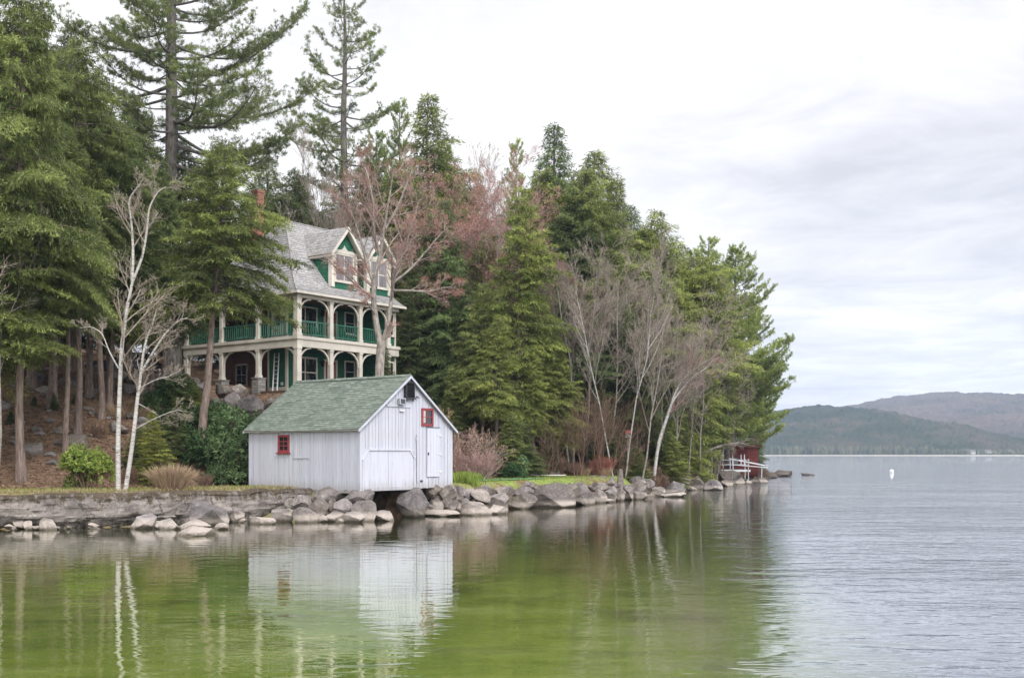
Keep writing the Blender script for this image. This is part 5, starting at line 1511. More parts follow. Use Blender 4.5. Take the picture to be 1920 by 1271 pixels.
def bush(seed, rx, h, n, ll, lw, mat, lumps=9, stem='twig_brown', hang=0.2, rosette=0):
    r = np.random.default_rng(seed)
    O = []; D = []; N = []; tn = []
    cs = []
    for i in range(lumps):
        a = r.uniform(0, 2 * PI); q = rx * math.sqrt(r.uniform(0, 1)) * .62
        cs.append((q * math.cos(a), q * math.sin(a), h * r.uniform(.12, .66), r.uniform(.30, .48)))
    for (x, y, z, s) in cs:
        k = n // lumps
        d = nrm(r.normal(0, 1, (k, 3))); d[:, 2] = np.abs(d[:, 2]) * 1.0 - .25
        rad = r.uniform(.55, 1.0, k) ** .5 * r.uniform(.85, 1.12, k)
        o = np.array([x, y, z]) + d * rad[:, None] * np.array([rx * s * 1.25, rx * s * 1.25, h * s])
        o[:, 2] = np.maximum(o[:, 2], .03)
        bt = r.normal(.45, .17)
        if rosette:
            kk = k * rosette
            o = np.repeat(o, rosette, 0); d = np.repeat(d, rosette, 0)
            dd = d * .55 + r.normal(0, .75, (kk, 3)); dd -= UP * hang
            nn = d + UP * .7 + r.normal(0, .3, (kk, 3)); t_ = bt + np.repeat(r.normal(0, .18, k), rosette) + r.normal(0, .12, kk)
        else:
            kk = k; dd = d + r.normal(0, .7, (k, 3)) - UP * hang; nn = d + UP * .5 + r.normal(0, .5, (k, 3)); t_ = bt + r.normal(0, .2, k)
        O.append(o); D.append(dd); N.append(nn); tn.append(t_)
    O = np.concatenate(O); k = len(O)
    m = leaves('foliage', O, np.concatenate(D), np.concatenate(N), r.uniform(.7, 1.25, k) * ll, r.uniform(.7, 1.2, k) * lw, np.concatenate(tn), M[mat])
    T = Tubes()
    for (x, y, z, s) in cs:
        T.add(np.array([(x * .15, y * .15, -.1), (x * .6, y * .6, z * .5), (x, y, z + h * s * .4)]), [.03, .02, .01], 4)
        for _ in range(3): T.add(np.array([(x * .6, y * .6, z * .5), (x + r.normal(0, .3) * rx * s, y + r.normal(0, .3) * rx * s, z + h * s * r.uniform(0, .7))]), [.015, .008], 3)
    return T.mesh('stem', M[stem]), m

def brush(seed, rx, h, stems, bark_m, levels=2, k=(5, 4, 3), spread=.5, minr=.007, buds=None, r0=.02, wander=.14, up=.08):
    r = np.random.default_rng(seed)
    A, B, tips = Tubes(), Tubes(), []
    c = dict(levels=levels, k=k, ang=(.55, .6, .6), ratio=(.5, .5, .5), cb=.25, wander=wander, up=up, minr=minr, limb=0)
    for i in range(stems):
        a = r.uniform(0, 2 * PI); q = rx * .35 * math.sqrt(r.uniform(0, 1))
        d = nrm(np.array([math.cos(a) * r.uniform(0, spread), math.sin(a) * r.uniform(0, spread), 1.0]))
        grow(A, B, tips, (q * math.cos(a), q * math.sin(a), -.1), d, h * r.uniform(.6, 1.05), r0 * r.uniform(.6, 1.2), 0, r, c)
    sm = A.mesh('stem', M[bark_m], False); tm = B.mesh('twigs', M[bark_m], False)
    bm_ = None
    if buds:
        tp = np.array([t[0] for t in tips]); td = np.array([t[1] for t in tips]); n = len(tp)
        bm_ = leaves('leaf_litter', tp + r.normal(0, .04, (n, 3)), td + r.normal(0, .8, (n, 3)), r.normal(0, 1, (n, 3)), r.uniform(.08, .16, n), r.uniform(.04, .09, n), r.uniform(0, 1, n), M[buds])
        bm_.name = 'dead_leaves'
    return sm, tm, bm_

PARTN = {'trunk': 'trunk', 'crown': 'crown', 'twigs': 'twigs', 'buds': 'buds', 'stem': 'stem', 'foliage': 'foliage', 'dead_leaves': 'dead_leaves'}
def plant(name, meshes, loc, scale, rz, label, cat, group=None, tint=None, tilt=(0, 0)):
    o = empty(name, loc, rz, label, cat, group)
    o.rotation_mode = 'ZYX'; o.scale = scale; o.rotation_euler = (tilt[0], tilt[1], rz)
    for me in meshes:
        if me is None: continue
        c = link(me.name.split('.')[0], me, o)
        if tint is not None: c.color = (*tint, 1)
    return o
# ------------------------------------------------------------------ forest
PROTO = {
  'full': [(hemlock(41, 16, 3.9, .05, 440, sp=.042, ls=.70, shape=.6), 16), (hemlock(42, 16, 3.8, .07, 430, sp=.042, ls=.70, shape=.72, amp=.32), 16), (hemlock(43, 17, 3.7, .06, 430, sp=.042, ls=.70, shape=.85), 17)],
  'high': [(hemlock(51, 18, 4.2, .26, 400, lo=.6, sp=.033, ls=.64, shape=.62), 18), (hemlock(52, 18, 4.1, .33, 380, lo=.6, sp=.033, ls=.64, shape=.75, amp=.32), 18)],
  'top': [(hemlock(55, 18, 4.0, .42, 330, lo=.7, sp=.033, ls=.64, shape=.6, gapf=.22, amp=.34, trunk_r=.21), 18), (hemlock(56, 18, 3.8, .40, 320, lo=.7, sp=.033, ls=.64, shape=.75, gapf=.22, amp=.34, trunk_r=.17), 18)],
  'broad': [(hemlock(58, 18, 4.3, .16, 430, lo=.5, sp=.036, ls=.66, shape=.72, gapf=.16, amp=.36), 18), (hemlock(59, 16, 4.2, .08, 430, lo=.6, sp=.038, ls=.68, shape=.5, gapf=.14, amp=.42), 16)],
  'spire': [(hemlock(61, 18, 4.2, .06, 460, shape=.78, sp=.042, ls=.70), 18), (hemlock(62, 18, 4.0, .08, 440, shape=.9, sp=.042, ls=.70), 18)],
  'thin': [(hemlock(65, 18, 4.1, .47, 190, lo=.75, sp=.034, ls=.64, shape=.55, gapf=.1), 18)],
  'pine': [(pine(71, 22, 5.2, .22, .9, 0, up=.3, gap=.8, prune=.15), 22), (pine(72, 22, 4.6, .18, .9, 0, up=.35, gap=.75, prune=.15), 22)],
  'lean': [(pine(81, 20, 5.4, .22, 1.0, .40, up=.32, gap=.62, prune=.12, nw_=.042), 20), (pine(82, 20, 5.0, .20, 1.0, .35, up=.38, gap=.62, prune=.12, nw_=.042), 20)],
}
fr = np.random.default_rng(123)
def tree(kind, px, Y, ytop, w, tint, label, var=0, rz=None, tilt=(0, 0), cat=None, group=None, dz=-.15):
    (meshes, Hp) = PROTO[kind][var % len(PROTO[kind])]
    x = (px - 960) / F * Y; z0 = hz(x, Y) + dz
    z1 = CAMZ + (HOR - ytop) / F * Y
    sc = (z1 - z0) / Hp
    nm = {'thin': 'hemlock_tree', 'top': 'hemlock_tree', 'broad': 'hemlock_tree', 'full': 'hemlock_tree', 'high': 'hemlock_tree', 'spire': 'spruce_tree', 'pine': 'pine_tree', 'lean': 'pine_tree'}[kind]
    ct = {'hemlock_tree': 'hemlock tree', 'spruce_tree': 'spruce tree', 'pine_tree': 'pine tree'}[nm]
    if group is None: group = {'hemlock_tree': 'hemlocks of the wooded shore', 'spruce_tree': 'spires of the wooded shore', 'pine_tree': 'pines of the wooded shore'}[nm]
    return plant(nm, meshes, (x, Y, z0), (sc * w, sc * w, sc), fr.uniform(0, 6.28) if rz is None else rz, label, ct, group, tint, tilt)
LT = (1.52, 1.50, 1.22); MD = (1.24, 1.27, 1.15); DK = (.74, .84, .84); YL = (1.7, 1.62, 1.15); BL = (.90, 1.08, 1.15)

# the dark hemlock stand before and beside the house
tree('top', 40, 47.5, -70, .72, (1.0, 1.06, .98), 'tall hemlock whose thick grey trunk stands closest to the shore wall', 0, 1.0)
tree('top', 124, 51, 235, .95, (1.0, 1.06, .98), 'slim hemlock beside the bright yellow green bush', 1, 2.2)
tree('top', 145, 54, 70, .78, (1.0, 1.06, .98), 'tall hemlock right behind the slim hemlock by the bright bush', 0, 4.0)
tree('top', 190, 57.5, 150, .95, DK, 'dark hemlock with straight bare trunk in front of the parked car', 1, 5.2)
tree('top', 207, 60, 215, .8, DK, 'dark hemlock with tilted trunk just behind the tall birch stem', 0, 0.3, (0, .05))
tree('high', 308, 62.5, 300, .75, DK, 'stout hemlock trunk behind the lower birch branches', 1, 3.3)
tree('thin', 373, 55.0, 268, 1.1, (1.22, 1.26, 1.1), 'leaning hemlock with reddish bare trunk standing before the house porch', 0, 2.0, (0, .09))
tree('top', -35, 46, 330, 1.1, (1.15, 1.2, 1.05), 'bright hemlock cut by the picture edge, drooping over the shore wall', 0, 2.5)
tree('top', -60, 54, 20, .9, (1.0, 1.06, .98), 'tall hemlock cut by the picture edge behind the bright drooping one', 1, 0.6)
tree('high', 60, 64, 5, .8, (1.0, 1.06, .98), 'tall dense hemlock whose thin tip touches the top edge of the photo', 0, .4)
tree('high', 98, 58, 205, 1.1, LT, 'bright hemlock with a pointed top below the tall dense hemlock', 1, 2.4)
tree('high', 132, 70, 50, .75, DK, 'dark hemlock with a ragged narrow tip beside the giant pine', 2, 3.1)
tree('high', 14, 70, 60, 1.1, DK, 'dark hemlock filling the corner behind the bare twigs', 1, 5.0)
tree('high', 205, 66, 235, 1.0, MD, 'rounded hemlock below the giant pine on its lake side', 0, 1.9)
tree('high', 168, 62, 200, .9, LT, 'bright green hemlock crown between the birch top and the corner trees', 2, 4.4)
tree('high', 240, 72, 190, 1.0, DK, 'dark hemlock close behind the birch top', 1, .9)
tree('high', 285, 66, 300, .8, MD, 'hemlock with olive crown beside the birch top', 0, 5.6)
tree('high', 345, 74, 262, .95, DK, 'dark hemlock at the foot of the giant pine trunk', 2, 2.7)
tree('high', 268, 60, 345, .7, MD, 'small olive hemlock crown behind the forked birch', 1, 1.3)
tree('full', 395, 84, 320, .9, DK, 'dark hemlock behind the chimney end of the house', 1, .2)
tree('high', -40, 66, 200, 1.1, DK, 'shaded hemlock cut by the picture edge halfway up the slope', 2, 0)
tree('full', 40, 80, 110, 1.1, DK, 'shaded hemlock far back on the slope behind the corner trees', 0, 2)
for i_, (X_, Y_, zt, w_) in enumerate(((-27, 47, 20, 1.0), (-31, 55, 22, 1.1), (-36, 50, 19, 1.0), (-41, 60, 21, 1.1), (-33, 66, 24, 1.1), (-46, 52, 18, 1.1), (-48, 72, 24, 1.1))):
    tree('high' if i_ % 2 else 'full', 960 + X_ / Y_ * F, Y_, HOR - (zt - CAMZ) / Y_ * F, w_, MD, 'hemlock of the stand along the shore that runs on out of the picture', i_ % 2, None, group='hemlocks beyond the picture edge')
# the two great pines
g1 = pine(91, 38, 7.6, .36, 1.1, .12, r0=.62, up=.25, gap=1.0, limbs=[(19.5, .05, 9.5, .05, .3), (18.2, -.55, 9.8, .02, .3), (16.6, -.2, 9.0, .0, .3), (21.0, .3, 9.0, .75, .1), (17.4, .9, 8.0, .05, .3), (20.5, 3.0, 8.0, .08, .3), (15.2, -.35, 8.6, -.02, .35), (23, -2.6, 7.5, .1, .3)])
g2 = pine(92, 32, 6.0, .36, 1.0, 0, r0=.45, up=.3, gap=1.0, prune=.25)
def big(meshes, H, px, Y, ytop, label):
    x = (px - 960) / F * Y; z0 = hz(x, Y) - .2; sc = (CAMZ + (HOR - ytop) / F * Y - z0) / H
    plant('pine_tree', meshes, (x, Y, z0), (sc,) * 3, 0, label, 'pine tree', 'pines of the wooded shore', (1, 1, 1))
big(g1, 38, 322, 73, -330, 'giant white pine with a thick grey trunk rising out of the photo above the house')
big(g2, 32, 650, 92, -45, 'tall open white pine standing clear against the sky behind the dormers')
# behind the house
tree('full', 555, 88, 318, 1.0, DK, 'dark hemlock behind the house roof next to the chimney', 0, .7)
tree('full', 500, 92, 290, 1.0, MD, 'hemlock rising right behind the brick chimney', 1, 1.7)
tree('full', 600, 86, 395, 1.0, DK, 'dark hemlock behind the roof ridge between chimney and dormer', 2, 2.9)
tree('pine', 705, 98, 250, .75, MD, 'middle sized pine beside the tall open white pine', 0, .5)
tree('pine', 752, 96, 195, .6, MD, 'slender pine just before the pointed spruce', 1, 1.5)
tree('full', 690, 90, 300, 1.0, DK, 'dark hemlock behind the top of the red budded maple', 1, 5.2)
tree('full', 745, 86, 300, 1.0, MD, 'hemlock behind the red budded maple on its wood side', 0, 4.1)
tree('spire', 802, 90, 178, 1.15, MD, 'pointed spruce standing highest between maple and bare trees', 0, .2)
tree('full', 835, 92, 270, .85, MD, 'hemlock shoulder growing against the pointed spruce', 2, 3.0)
tree('full', 790, 79, 420, .95, DK, 'dark hemlock beyond the house end wall', 1, 2.1)
tree('full', 838, 77, 375, .85, BL, 'blue green hemlock behind the maple branch tips', 0, 1.1)
tree('full', 768, 76, 520, .95, DK, 'low dark hemlock behind the tan bush', 2, .6)
tree('full', 860, 75, 500, .95, BL, 'blue green hemlock between the tan bush and the great bright hemlock', 1, 3.6)
tree('high', 905, 71.5, 530, .9, MD, 'hemlock with dark bare lower trunk above the pale dry shrub', 0, .3)
tree('full', 640, 84, 440, .9, DK, 'dark hemlock low behind the first dormer', 0, 3)
# the middle wood
tree('broad', 968, 72, 348, .88, (1.4, 1.42, 1.1), 'great bright yellow green hemlock in the middle of the wood', 0, 2.1)
tree('high', 930, 69.5, 590, 1.0, LT, 'low bright hemlock before the trunk of the great bright hemlock', 1, .8)
tree('broad', 915, 78, 440, .9, MD, 'hemlock flanking the great bright hemlock on the house side', 1, 3.8)
tree('full', 1015, 80, 480, 1.0, MD, 'hemlock flanking the great bright hemlock on the lake side', 0, 4.8)
tree('broad', 1070, 80, 555, 1.1, BL, 'blue green hemlock behind the brown saplings', 1, .5)
tree('broad', 1105, 84, 590, 1.0, DK, 'dark hemlock behind the white birch pair', 1, 1.4)
tree('high', 1045, 73, 640, 1.0, LT, 'low bright hemlock hanging over the brown saplings', 0, 2.4)
tree('high', 1000, 71, 660, .9, LT, 'low bright hemlock above the green shrubs of the lawn edge', 1, 5.7)
tree('broad', 1160, 84, 560, 1.0, DK, 'dark hemlock between the white birch pair and the grey bare trees', 1, .9)
tree('broad', 1130, 88, 500, 1.0, MD, 'hemlock behind the bare crown of the white birch pair', 1, 1.2)
tree('broad', 1205, 88, 470, 1.05, MD, 'hemlock behind the fan shaped bare tree', 1, 0.1)
# the skyline wood
tree('spire', 1052, 100, 232, 1.2, BL, 'tallest dark spruce of the skyline, just beyond the pink budded trees', 1, .4)
tree('spire', 1112, 100, 280, 1.25, MD, 'second spruce of the skyline with a rounded tip', 0, 2.0)
tree('spire', 1150, 102, 330, 1.15, MD, 'third skyline spruce, stepping down from the tallest', 1, 4.3)
tree('spire', 1184, 104, 385, 1.2, BL, 'lowest of the stepped skyline spruces', 0, 5.1)
tree('broad', 1085, 96, 380, 1.0, DK, 'dark hemlock between the skyline spruces and the bare crowns', 1, .1)
tree('pine', 970, 106, 268, .55, LT, 'small pale pine tip behind the pink budded trees', 1, .9)
tree('broad', 1018, 98, 318, 1.0, LT, 'soft green hemlock filling the gap beside the tallest spruce', 1, 3.3)
tree('broad', 1092, 98, 318, 1.0, MD, 'soft green hemlock between the first two skyline spruces', 1, 1.1)
tree('broad', 880, 97, 318, 1.0, MD, 'soft green hemlock behind the tall thin grey bare tree', 1, 5.0)
tree('broad', 1215, 99, 430, 1.0, LT, 'soft green hemlock below the lone bright tip', 1, .3)
tree('full', 1020, 108, 330, .8, MD, 'hemlock tip between the pale pine and the tallest spruce', 0, 1.4)
tree('full', 1232, 98, 395, .95, LT, 'bright hemlock tip standing alone after the stepped spruces', 0, 2.5)
tree('full', 1268, 100, 452, .95, LT, 'bright hemlock next in line after the lone tip', 1, 3.2)
tree('broad', 1165, 96, 440, 1.0, MD, 'hemlock below the stepped skyline spruces', 1, 4.0)
tree('broad', 1300, 96, 478, 1.1, LT, 'bright hemlock behind the leaning birch', 1, 1.8)
tree('broad', 1262, 90, 520, 1.0, LT, 'hemlock behind the twigs of the leaning birch', 1, .6)
tree('pine', 1328, 105, 448, .85, LT, 'pine with a rounded tip near the lake end of the skyline', 0, .2)
tree('pine', 1300, 103, 470, .8, LT, 'pine close before the rounded tip pine', 1, 2.8)
tree('high', 1340, 100, 560, .9, MD, 'hemlock with bare trunk shading the dock', 1, 1.1)
tree('high', 1290, 92, 630, .8, DK, 'dark hemlock trunk behind the leaning birch stem', 0, 3.1)
tree('high', 1262, 86, 640, .8, MD, 'hemlock with pale bare trunk beside the orange feeder', 1, 0)
tree('high', 1200, 80, 600, .8, DK, 'dark straight trunked hemlock beside the orange red feeder', 0, 1)
tree('high', 1325, 98, 600, .8, DK, 'dark hemlock trunk behind the blue grey chair', 0, 2)
tree('lean', 1362, 106, 465, .85, LT, 'wind bent pine reaching long upturned limbs over the open lake', 0, .15, (0, .03))
tree('lean', 1388, 112, 560, .95, LT, 'lower wind bent pine leaning over the red shed', 1, -.3, (0, .02))
tree('lean', 1345, 104, 500, 1.0, LT, 'broad light green pine standing inside the two wind bent ones', 1, .5, (0, .0))
tree('high', 1376, 113, 620, .9, MD, 'hemlock thicket low under the wind bent pines', 1, 5)
tree('high', 1350, 114, 600, .9, DK, 'dark hemlock deep in the wood behind the dock', 2, 2)
tree('full', 1412, 121, 735, .9, DK, 'small dark hemlock at the lake side of the red shed', 0, 4)
# depth behind the lake front: trees that close the wood
for i, (px, Y, yt) in enumerate([(890, 104, 420), (940, 108, 400), (1000, 102, 450), (1060, 106, 430), (780, 104, 330), (720, 108, 330), (640, 106, 360), (560, 104, 330), (470, 100, 340), (1120, 110, 470), (1190, 110, 500), (1240, 108, 520), (870, 88, 450), (950, 92, 520), (1040, 92, 560), (820, 84, 520), (300, 92, 330), (200, 90, 200), (120, 88, 180), (410, 96, 350)]):
    tree('full', px, Y, yt, 1.1, DK, 'shaded hemlock deep in the wood that only shows through gaps', i % 3, None, group='shaded hemlocks deep in the wood')
# low evergreen growth
LOW = [(958, 66.5, 775, 1.5, MD, 'low spreading hemlock bush at the back of the lawn by the pale shrub'), (985, 68, 790, 1.6, DK, 'dark low hemlock bush beside the grey leaved shrub'),
       (1030, 72, 800, 1.5, DK, 'dark low hemlock bush behind the brown saplings'), (1195, 75, 838, 1.9, MD, 'low green hemlock bush beside the standing stone'),
       (1165, 79, 780, 1.4, DK, 'dark young hemlock below the orange red feeder'), (285, 49.5, 768, 1.5, YL, 'yellow green hemlock bush between the birch stems and the leaning trunk'),
       (258, 51.5, 800, 1.7, MD, 'dull green hemlock bush hugging the tall birch stem'), (330, 54, 745, 1.5, DK, 'dark hemlock bush above the bare birch branch'),
       (100, 57, 735, 1.7, DK, 'dark sprawling hemlock bush between the first two trunks'), (64, 58.5, 742, 1.6, DK, 'dark hemlock bush beside the trunk closest to the shore wall'),
       (350, 60.5, 700, 1.6, MD, 'green hemlock bush below the end of the porch'), (720, 72, 640, 1.2, DK, 'dark young hemlock behind the lower end of the house'),
       (140, 60.5, 742, 1.8, DK, 'dark low hemlock bush behind the slim trunks'), (222, 62, 752, 1.7, DK, 'dark low hemlock bush below the ledge blocks'), (312, 57, 775, 1.9, MD, 'spreading green hemlock bush under the bare birch branch'),
       (365, 62.5, 715, 1.8, LT, 'bright low hemlock bush by the end stone pier'), (890, 74, 690, 1.1, MD, 'young hemlock above the pale dry shrub'), (1130, 77, 740, 1.3, DK, 'dark young hemlock among the brown saplings'),
       (1252, 80, 800, 1.6, LT, 'fresh green young hemlock behind the leaning birch stem'), (1290, 87, 800, 1.6, LT, 'fresh green young hemlock behind the fallen branch'), (1230, 81, 800, 1.4, DK, 'dark young hemlock at the foot of the leaning birch'), (20, 55, 770, 1.6, DK, 'dark low hemlock bush at the edge of the slope'), (845, 70, 690, 1.2, MD, 'green young hemlock just beyond the boathouse eave')]
for i, (px, Y, yt, w, tn, lab) in enumerate(LOW): tree('full', px, Y, yt, w, tn, lab, i, None, group='young hemlocks under the trees')

# ------------------------------------------------------------------ leafless trees
CF = dict(levels=4, k=(13, 7, 6, 4), ang=(.62, .6, .65, .7), ratio=(.40, .5, .5, .5), cb=.38, wander=.10, up=.055, minr=.007, limb=1)
BT = {'a': (bare(201, 13, CF, 'bark_grey', 'twig_grey', None, .075), 13), 'b': (bare(202, 13, dict(CF, ang=(.5, .55, .6, .6), cb=.3), 'bark_grey', 'twig_grey', None, .065), 13),
      'p': (bare(203, 14, dict(CF, cb=.3, k=(15, 7, 6, 4)), 'bark_grey', 'twig_pink', None, .075, 'bud_pink', 2, .06), 14),
      't': (bare(204, 14, dict(CF, ang=(.36, .42, .5, .6), cb=.3, up=.1), 'bark_grey', 'twig_grey', None, .065), 14),
      'w': (bare(205, 12, dict(CF, ang=(.5, .5, .6, .6), cb=.4, ratio=(.3, .5, .5, .5)), 'bark_birch', 'twig_grey', None, .06), 12)}
def btree(kind, px, Y, ytop, w, label, rz=0, tilt=(0, 0), name='bare_tree', cat='bare tree', group='leafless trees in the wood', dz=0):
    meshes, Hp = BT[kind]; x = (px - 960) / F * Y; z0 = hz(x, Y) - .1
    Hh = max(v.co.z for v in meshes[1].vertices)
    sc = (CAMZ + (HOR - ytop) / F * Y - z0) / Hh
    return plant(name, meshes, (x, Y, z0), (sc * w, sc * w, sc), rz, label, cat, group, (1, 1, 1), tilt)
btree('p', 862, 78, 300, 1.15, 'pink budded tree beside the pointed spruce', .5)
btree('p', 1005, 78.5, 318, 1.3, 'broad pink budded tree below the tallest skyline spruce', 2.2)
btree('p', 925, 80, 290, 1.1, 'pink budded tree behind the top of the great bright hemlock', 4.0)
btree('p', 1068, 77.5, 400, 1.15, 'lower pink budded tree on the lake side of the great bright hemlock', 1.1)
btree('a', 1030, 76.5, 450, 1.2, 'pale grey bare tree over the brown saplings', 5.1)
btree('a', 1075, 76, 470, 1.2, 'grey bare tree leaning over the brown saplings', 3.3, (0, -.08))
btree('p', 842, 80, 345, 1.0, 'pink budded tree directly behind the maple branch tips', 3.0)
btree('p', 975, 81, 305, 1.3, 'pink budded tree highest above the great bright hemlock', 1.6)
btree('a', 1135, 77, 470, 1.1, 'fine twigged grey tree behind the straight white birch', 2.1)
btree('t', 1255, 80, 560, 1.1, 'slender grey bare tree beside the leaning birch', .9, (0, .08))
btree('a', 1310, 86, 590, 1.1, 'grey bare tree in front of the dock pines', 4.1, (0, .1))
btree('t', 900, 96, 245, .9, 'tall thin grey bare tree against the sky', .3)
btree('t', 610, 84, 225, .9, 'thin grey bare tree before the tall open white pine', 1.9)
btree('t', 660, 82, 300, .8, 'grey bare tree behind the first dormer', 3.9)
btree('a', 1100, 78, 440, 1.1, 'grey bare tree with spreading crown beside the great bright hemlock', .8)
btree('w', 1150, 73.5, 470, .9, 'white birch with straight stem standing before dark hemlocks', 2.6, name='birch_tree', cat='birch tree')
btree('w', 1172, 74.5, 430, .85, 'second white birch close to the straight stemmed one', 4.6, name='birch_tree', cat='birch tree')
btree('b', 1200, 74, 480, 1.1, 'fan shaped grey bare tree leaning lakewards', 1.4, (0, .10))
btree('b', 1225, 76, 510, 1.1, 'grey bare tree leaning lakewards behind the fan shaped one', 5.4, (0, .16))
btree('a', 1190, 79, 520, .9, 'grey bare tree with two straight trunks by the orange red feeder', 3.2)
btree('a', 1290, 84, 600, .9, 'small grey bare tree beside the leaning birch top', .1, (0, .1))
btree('a', 1340, 97, 640, .9, 'small bare tree before the wind bent pines', 2.4, (0, .1))
btree('w', 1296, 88, 790, .35, 'slim pale bare sapling in front of the blue grey chair', .2, name='birch_tree', cat='birch tree')
btree('w', 1372, 96, 770, .4, 'slim pale sapling beside the grey dock', 1.2, (0, .10), name='birch_tree', cat='birch tree')
btree('w', 1408, 109, 770, .4, 'slim pale sapling in front of the red shed', 3.2, (0, .12), name='birch_tree', cat='birch tree')
btree('b', -6, 45, 190, .9, 'pale bare tree cut by the picture edge with twigs above the hemlock', 2.0, (0, -.02), group='leafless trees by the shore wall')

def W3(px, py, Y, base): q = P(px, py, Y); return (q[0] - base[0], q[1] - base[1], q[2] - base[2])
# twin stemmed white birch by the wall
def wall_birch():
    Y = 42.6; b = P(229, 924, Y); b = np.array([b[0], Y, hz(b[0], Y) - .1])
    w = lambda x, y, dy=0: W3(x, y, Y + dy, b)
    paths = [([w(222, 926), w(221, 830), w(224, 740), w(228, 650), w(236, 590), w(248, 530)], [.098, .088, .08, .072, .062, .052], .5, 9),
             ([w(248, 530), w(250, 470), w(246, 410), w(240, 375), w(262, 345)], [.058, .05, .04, .03, .016], .2, 9),
             ([w(248, 530), w(268, 480), w(276, 430), w(279, 390), w(295, 360), w(312, 350)], [.055, .046, .04, .032, .024, .012], .15, 9),
             ([w(222, 690), w(205, 660), w(192, 625), w(172, 612), w(150, 615)], [.03, .025, .02, .015, .008], .2, 6),
             ([w(234, 926), w(246, 850, .1), w(252, 800, .1), w(258, 745, .2), w(264, 700, .2)], [.09, .082, .076, .068, .06], .7, 5),
             ([w(264, 700, .2), w(270, 650, .2), w(285, 610, .3), w(292, 585, .3)], [.05, .042, .03, .012], .2, 9),
             ([w(264, 700, .2), w(284, 665, .1), w(310, 625, 0), w(335, 600, 0), w(352, 596, 0)], [.052, .045, .036, .022, .012], .15, 10),
             ([w(252, 806, .1), w(275, 792, -.2), w(300, 780, -.3), w(330, 768, -.4), w(352, 772, -.4)], [.026, .02, .016, .012, .008], .35, 6),
             ([w(262, 728, .2), w(290, 712, -.2), w(318, 706, -.3), w(345, 690, -.3)], [.028, .022, .015, .008], .3, 6),
             ([w(258, 756, .2), w(275, 765, .4), w(296, 778, .5)], [.02, .014, .008], .3, 4)]
    c = dict(levels=4, k=(8, 6, 4, 3), ang=(.65, .6, .6, .6), ratio=(.36, .55, .55, .55), cb=.2, wander=.09, up=.06, minr=.0045, limb=0)
    m = bare(301, 10, c, 'bark_birch', 'twig_grey', paths)
    plant('birch_tree', m, tuple(b), (1, 1, 1), 0, 'twin stemmed white birch growing on top of the shore wall', 'birch tree', None, (1, 1, 1))
wall_birch()
def maple():
    Y = 60.5; b = P(714, 760, Y); b = np.array([b[0], Y, hz(b[0], Y) - .3])
    w = lambda x, y, dy=0: W3(x, y, Y + dy, b)
    z0 = (0, 0, 0)
    paths = [([z0, w(713, 740), w(711, 700), w(714, 655), w(716, 640)], [.32, .28, .26, .25, .26], .9, 1),
             ([w(714, 650), w(704, 600), w(700, 560), w(702, 520), w(712, 480), w(722, 420), w(730, 370), w(738, 320)], [.20, .175, .155, .125, .095, .07, .045, .02], .25, 12),
             ([w(716, 645), w(728, 610), w(734, 560), w(738, 520), w(758, 470), w(772, 420), w(785, 380)], [.14, .125, .11, .085, .06, .04, .018], .3, 11),
             ([w(704, 540), w(690, 500, .5), w(676, 450, 1), w(660, 400, 1.2), w(640, 370, 1.4)], [.12, .09, .07, .05, .02], .2, 11),
             ([w(712, 480), w(700, 430, -.6), w(700, 380, -.9), w(690, 330, -1), w(680, 300, -1)], [.10, .08, .06, .04, .018], .2, 10),
             ([w(736, 545), w(770, 545, -.4), w(805, 548, -.6), w(835, 538, -.6), w(856, 540, -.6)], [.08, .06, .045, .03, .012], .2, 11),
             ([w(737, 530), w(770, 505, .5), w(800, 470, .8), w(825, 440, .8), w(842, 425, .8)], [.08, .06, .045, .03, .012], .2, 11),
             ([w(702, 560), w(680, 545, -1), w(660, 520, -1.3), w(640, 500, -1.3)], [.06, .045, .03, .012], .25, 7),
             ([w(704, 590), w(690, 570, -1.2), w(680, 545, -1.6)], [.05, .035, .02], .3, 4),
             ([w(722, 430), w(745, 390, 1), w(765, 340, 1.4), w(775, 310, 1.4)], [.07, .05, .035, .015], .2, 9)]
    c = dict(levels=4, k=(11, 6, 5, 4), ang=(.75, .65, .7, .7), ratio=(.36, .52, .52, .55), cb=.2, wander=.10, up=.05, minr=.0065, limb=0)
    m = bare(302, 14, c, 'bark_maple', 'twig_maple', paths, None, 'bud_red', 1, .042)
    plant('maple_tree', m, tuple(b), (1, 1, 1), 0, 'red budded maple with a forked grey trunk between house and boathouse', 'maple tree', None, (1, 1, 1))
maple()
def leaning_birch():
    Y = 75; b = P(1222, 866, Y); b = np.array([b[0], Y, hz(b[0], Y) - .2])
    w = lambda x, y, dy=0: W3(x, y, Y + dy, b)
    paths = [([(0, 0, 0), w(1234, 830), w(1248, 790), w(1258, 760)], [.12, .11, .10, .095], .8, 2),
             ([w(1258, 760), w(1266, 745), w(1282, 725), w(1300, 705), w(1325, 690), w(1335, 675)], [.075, .068, .06, .045, .03, .015], .25, 10),
             ([w(1258, 760), w(1264, 740), w(1278, 715), w(1298, 695), w(1318, 680), w(1334, 672)], [.07, .062, .055, .04, .026, .012], .3, 9)]
    c = dict(levels=3, k=(8, 5, 4), ang=(.7, .65, .65), ratio=(.5, .5, .5), cb=.2, wander=.12, up=.05, minr=.010, limb=0)
    m = bare(303, 9, c, 'bark_birch', 'twig_pink', paths)
    plant('birch_tree', m, tuple(b), (1, 1, 1), 0, 'white birch leaning far over towards the lake beyond the standing stone', 'birch tree', None, (1, 1, 1))
leaning_birch()
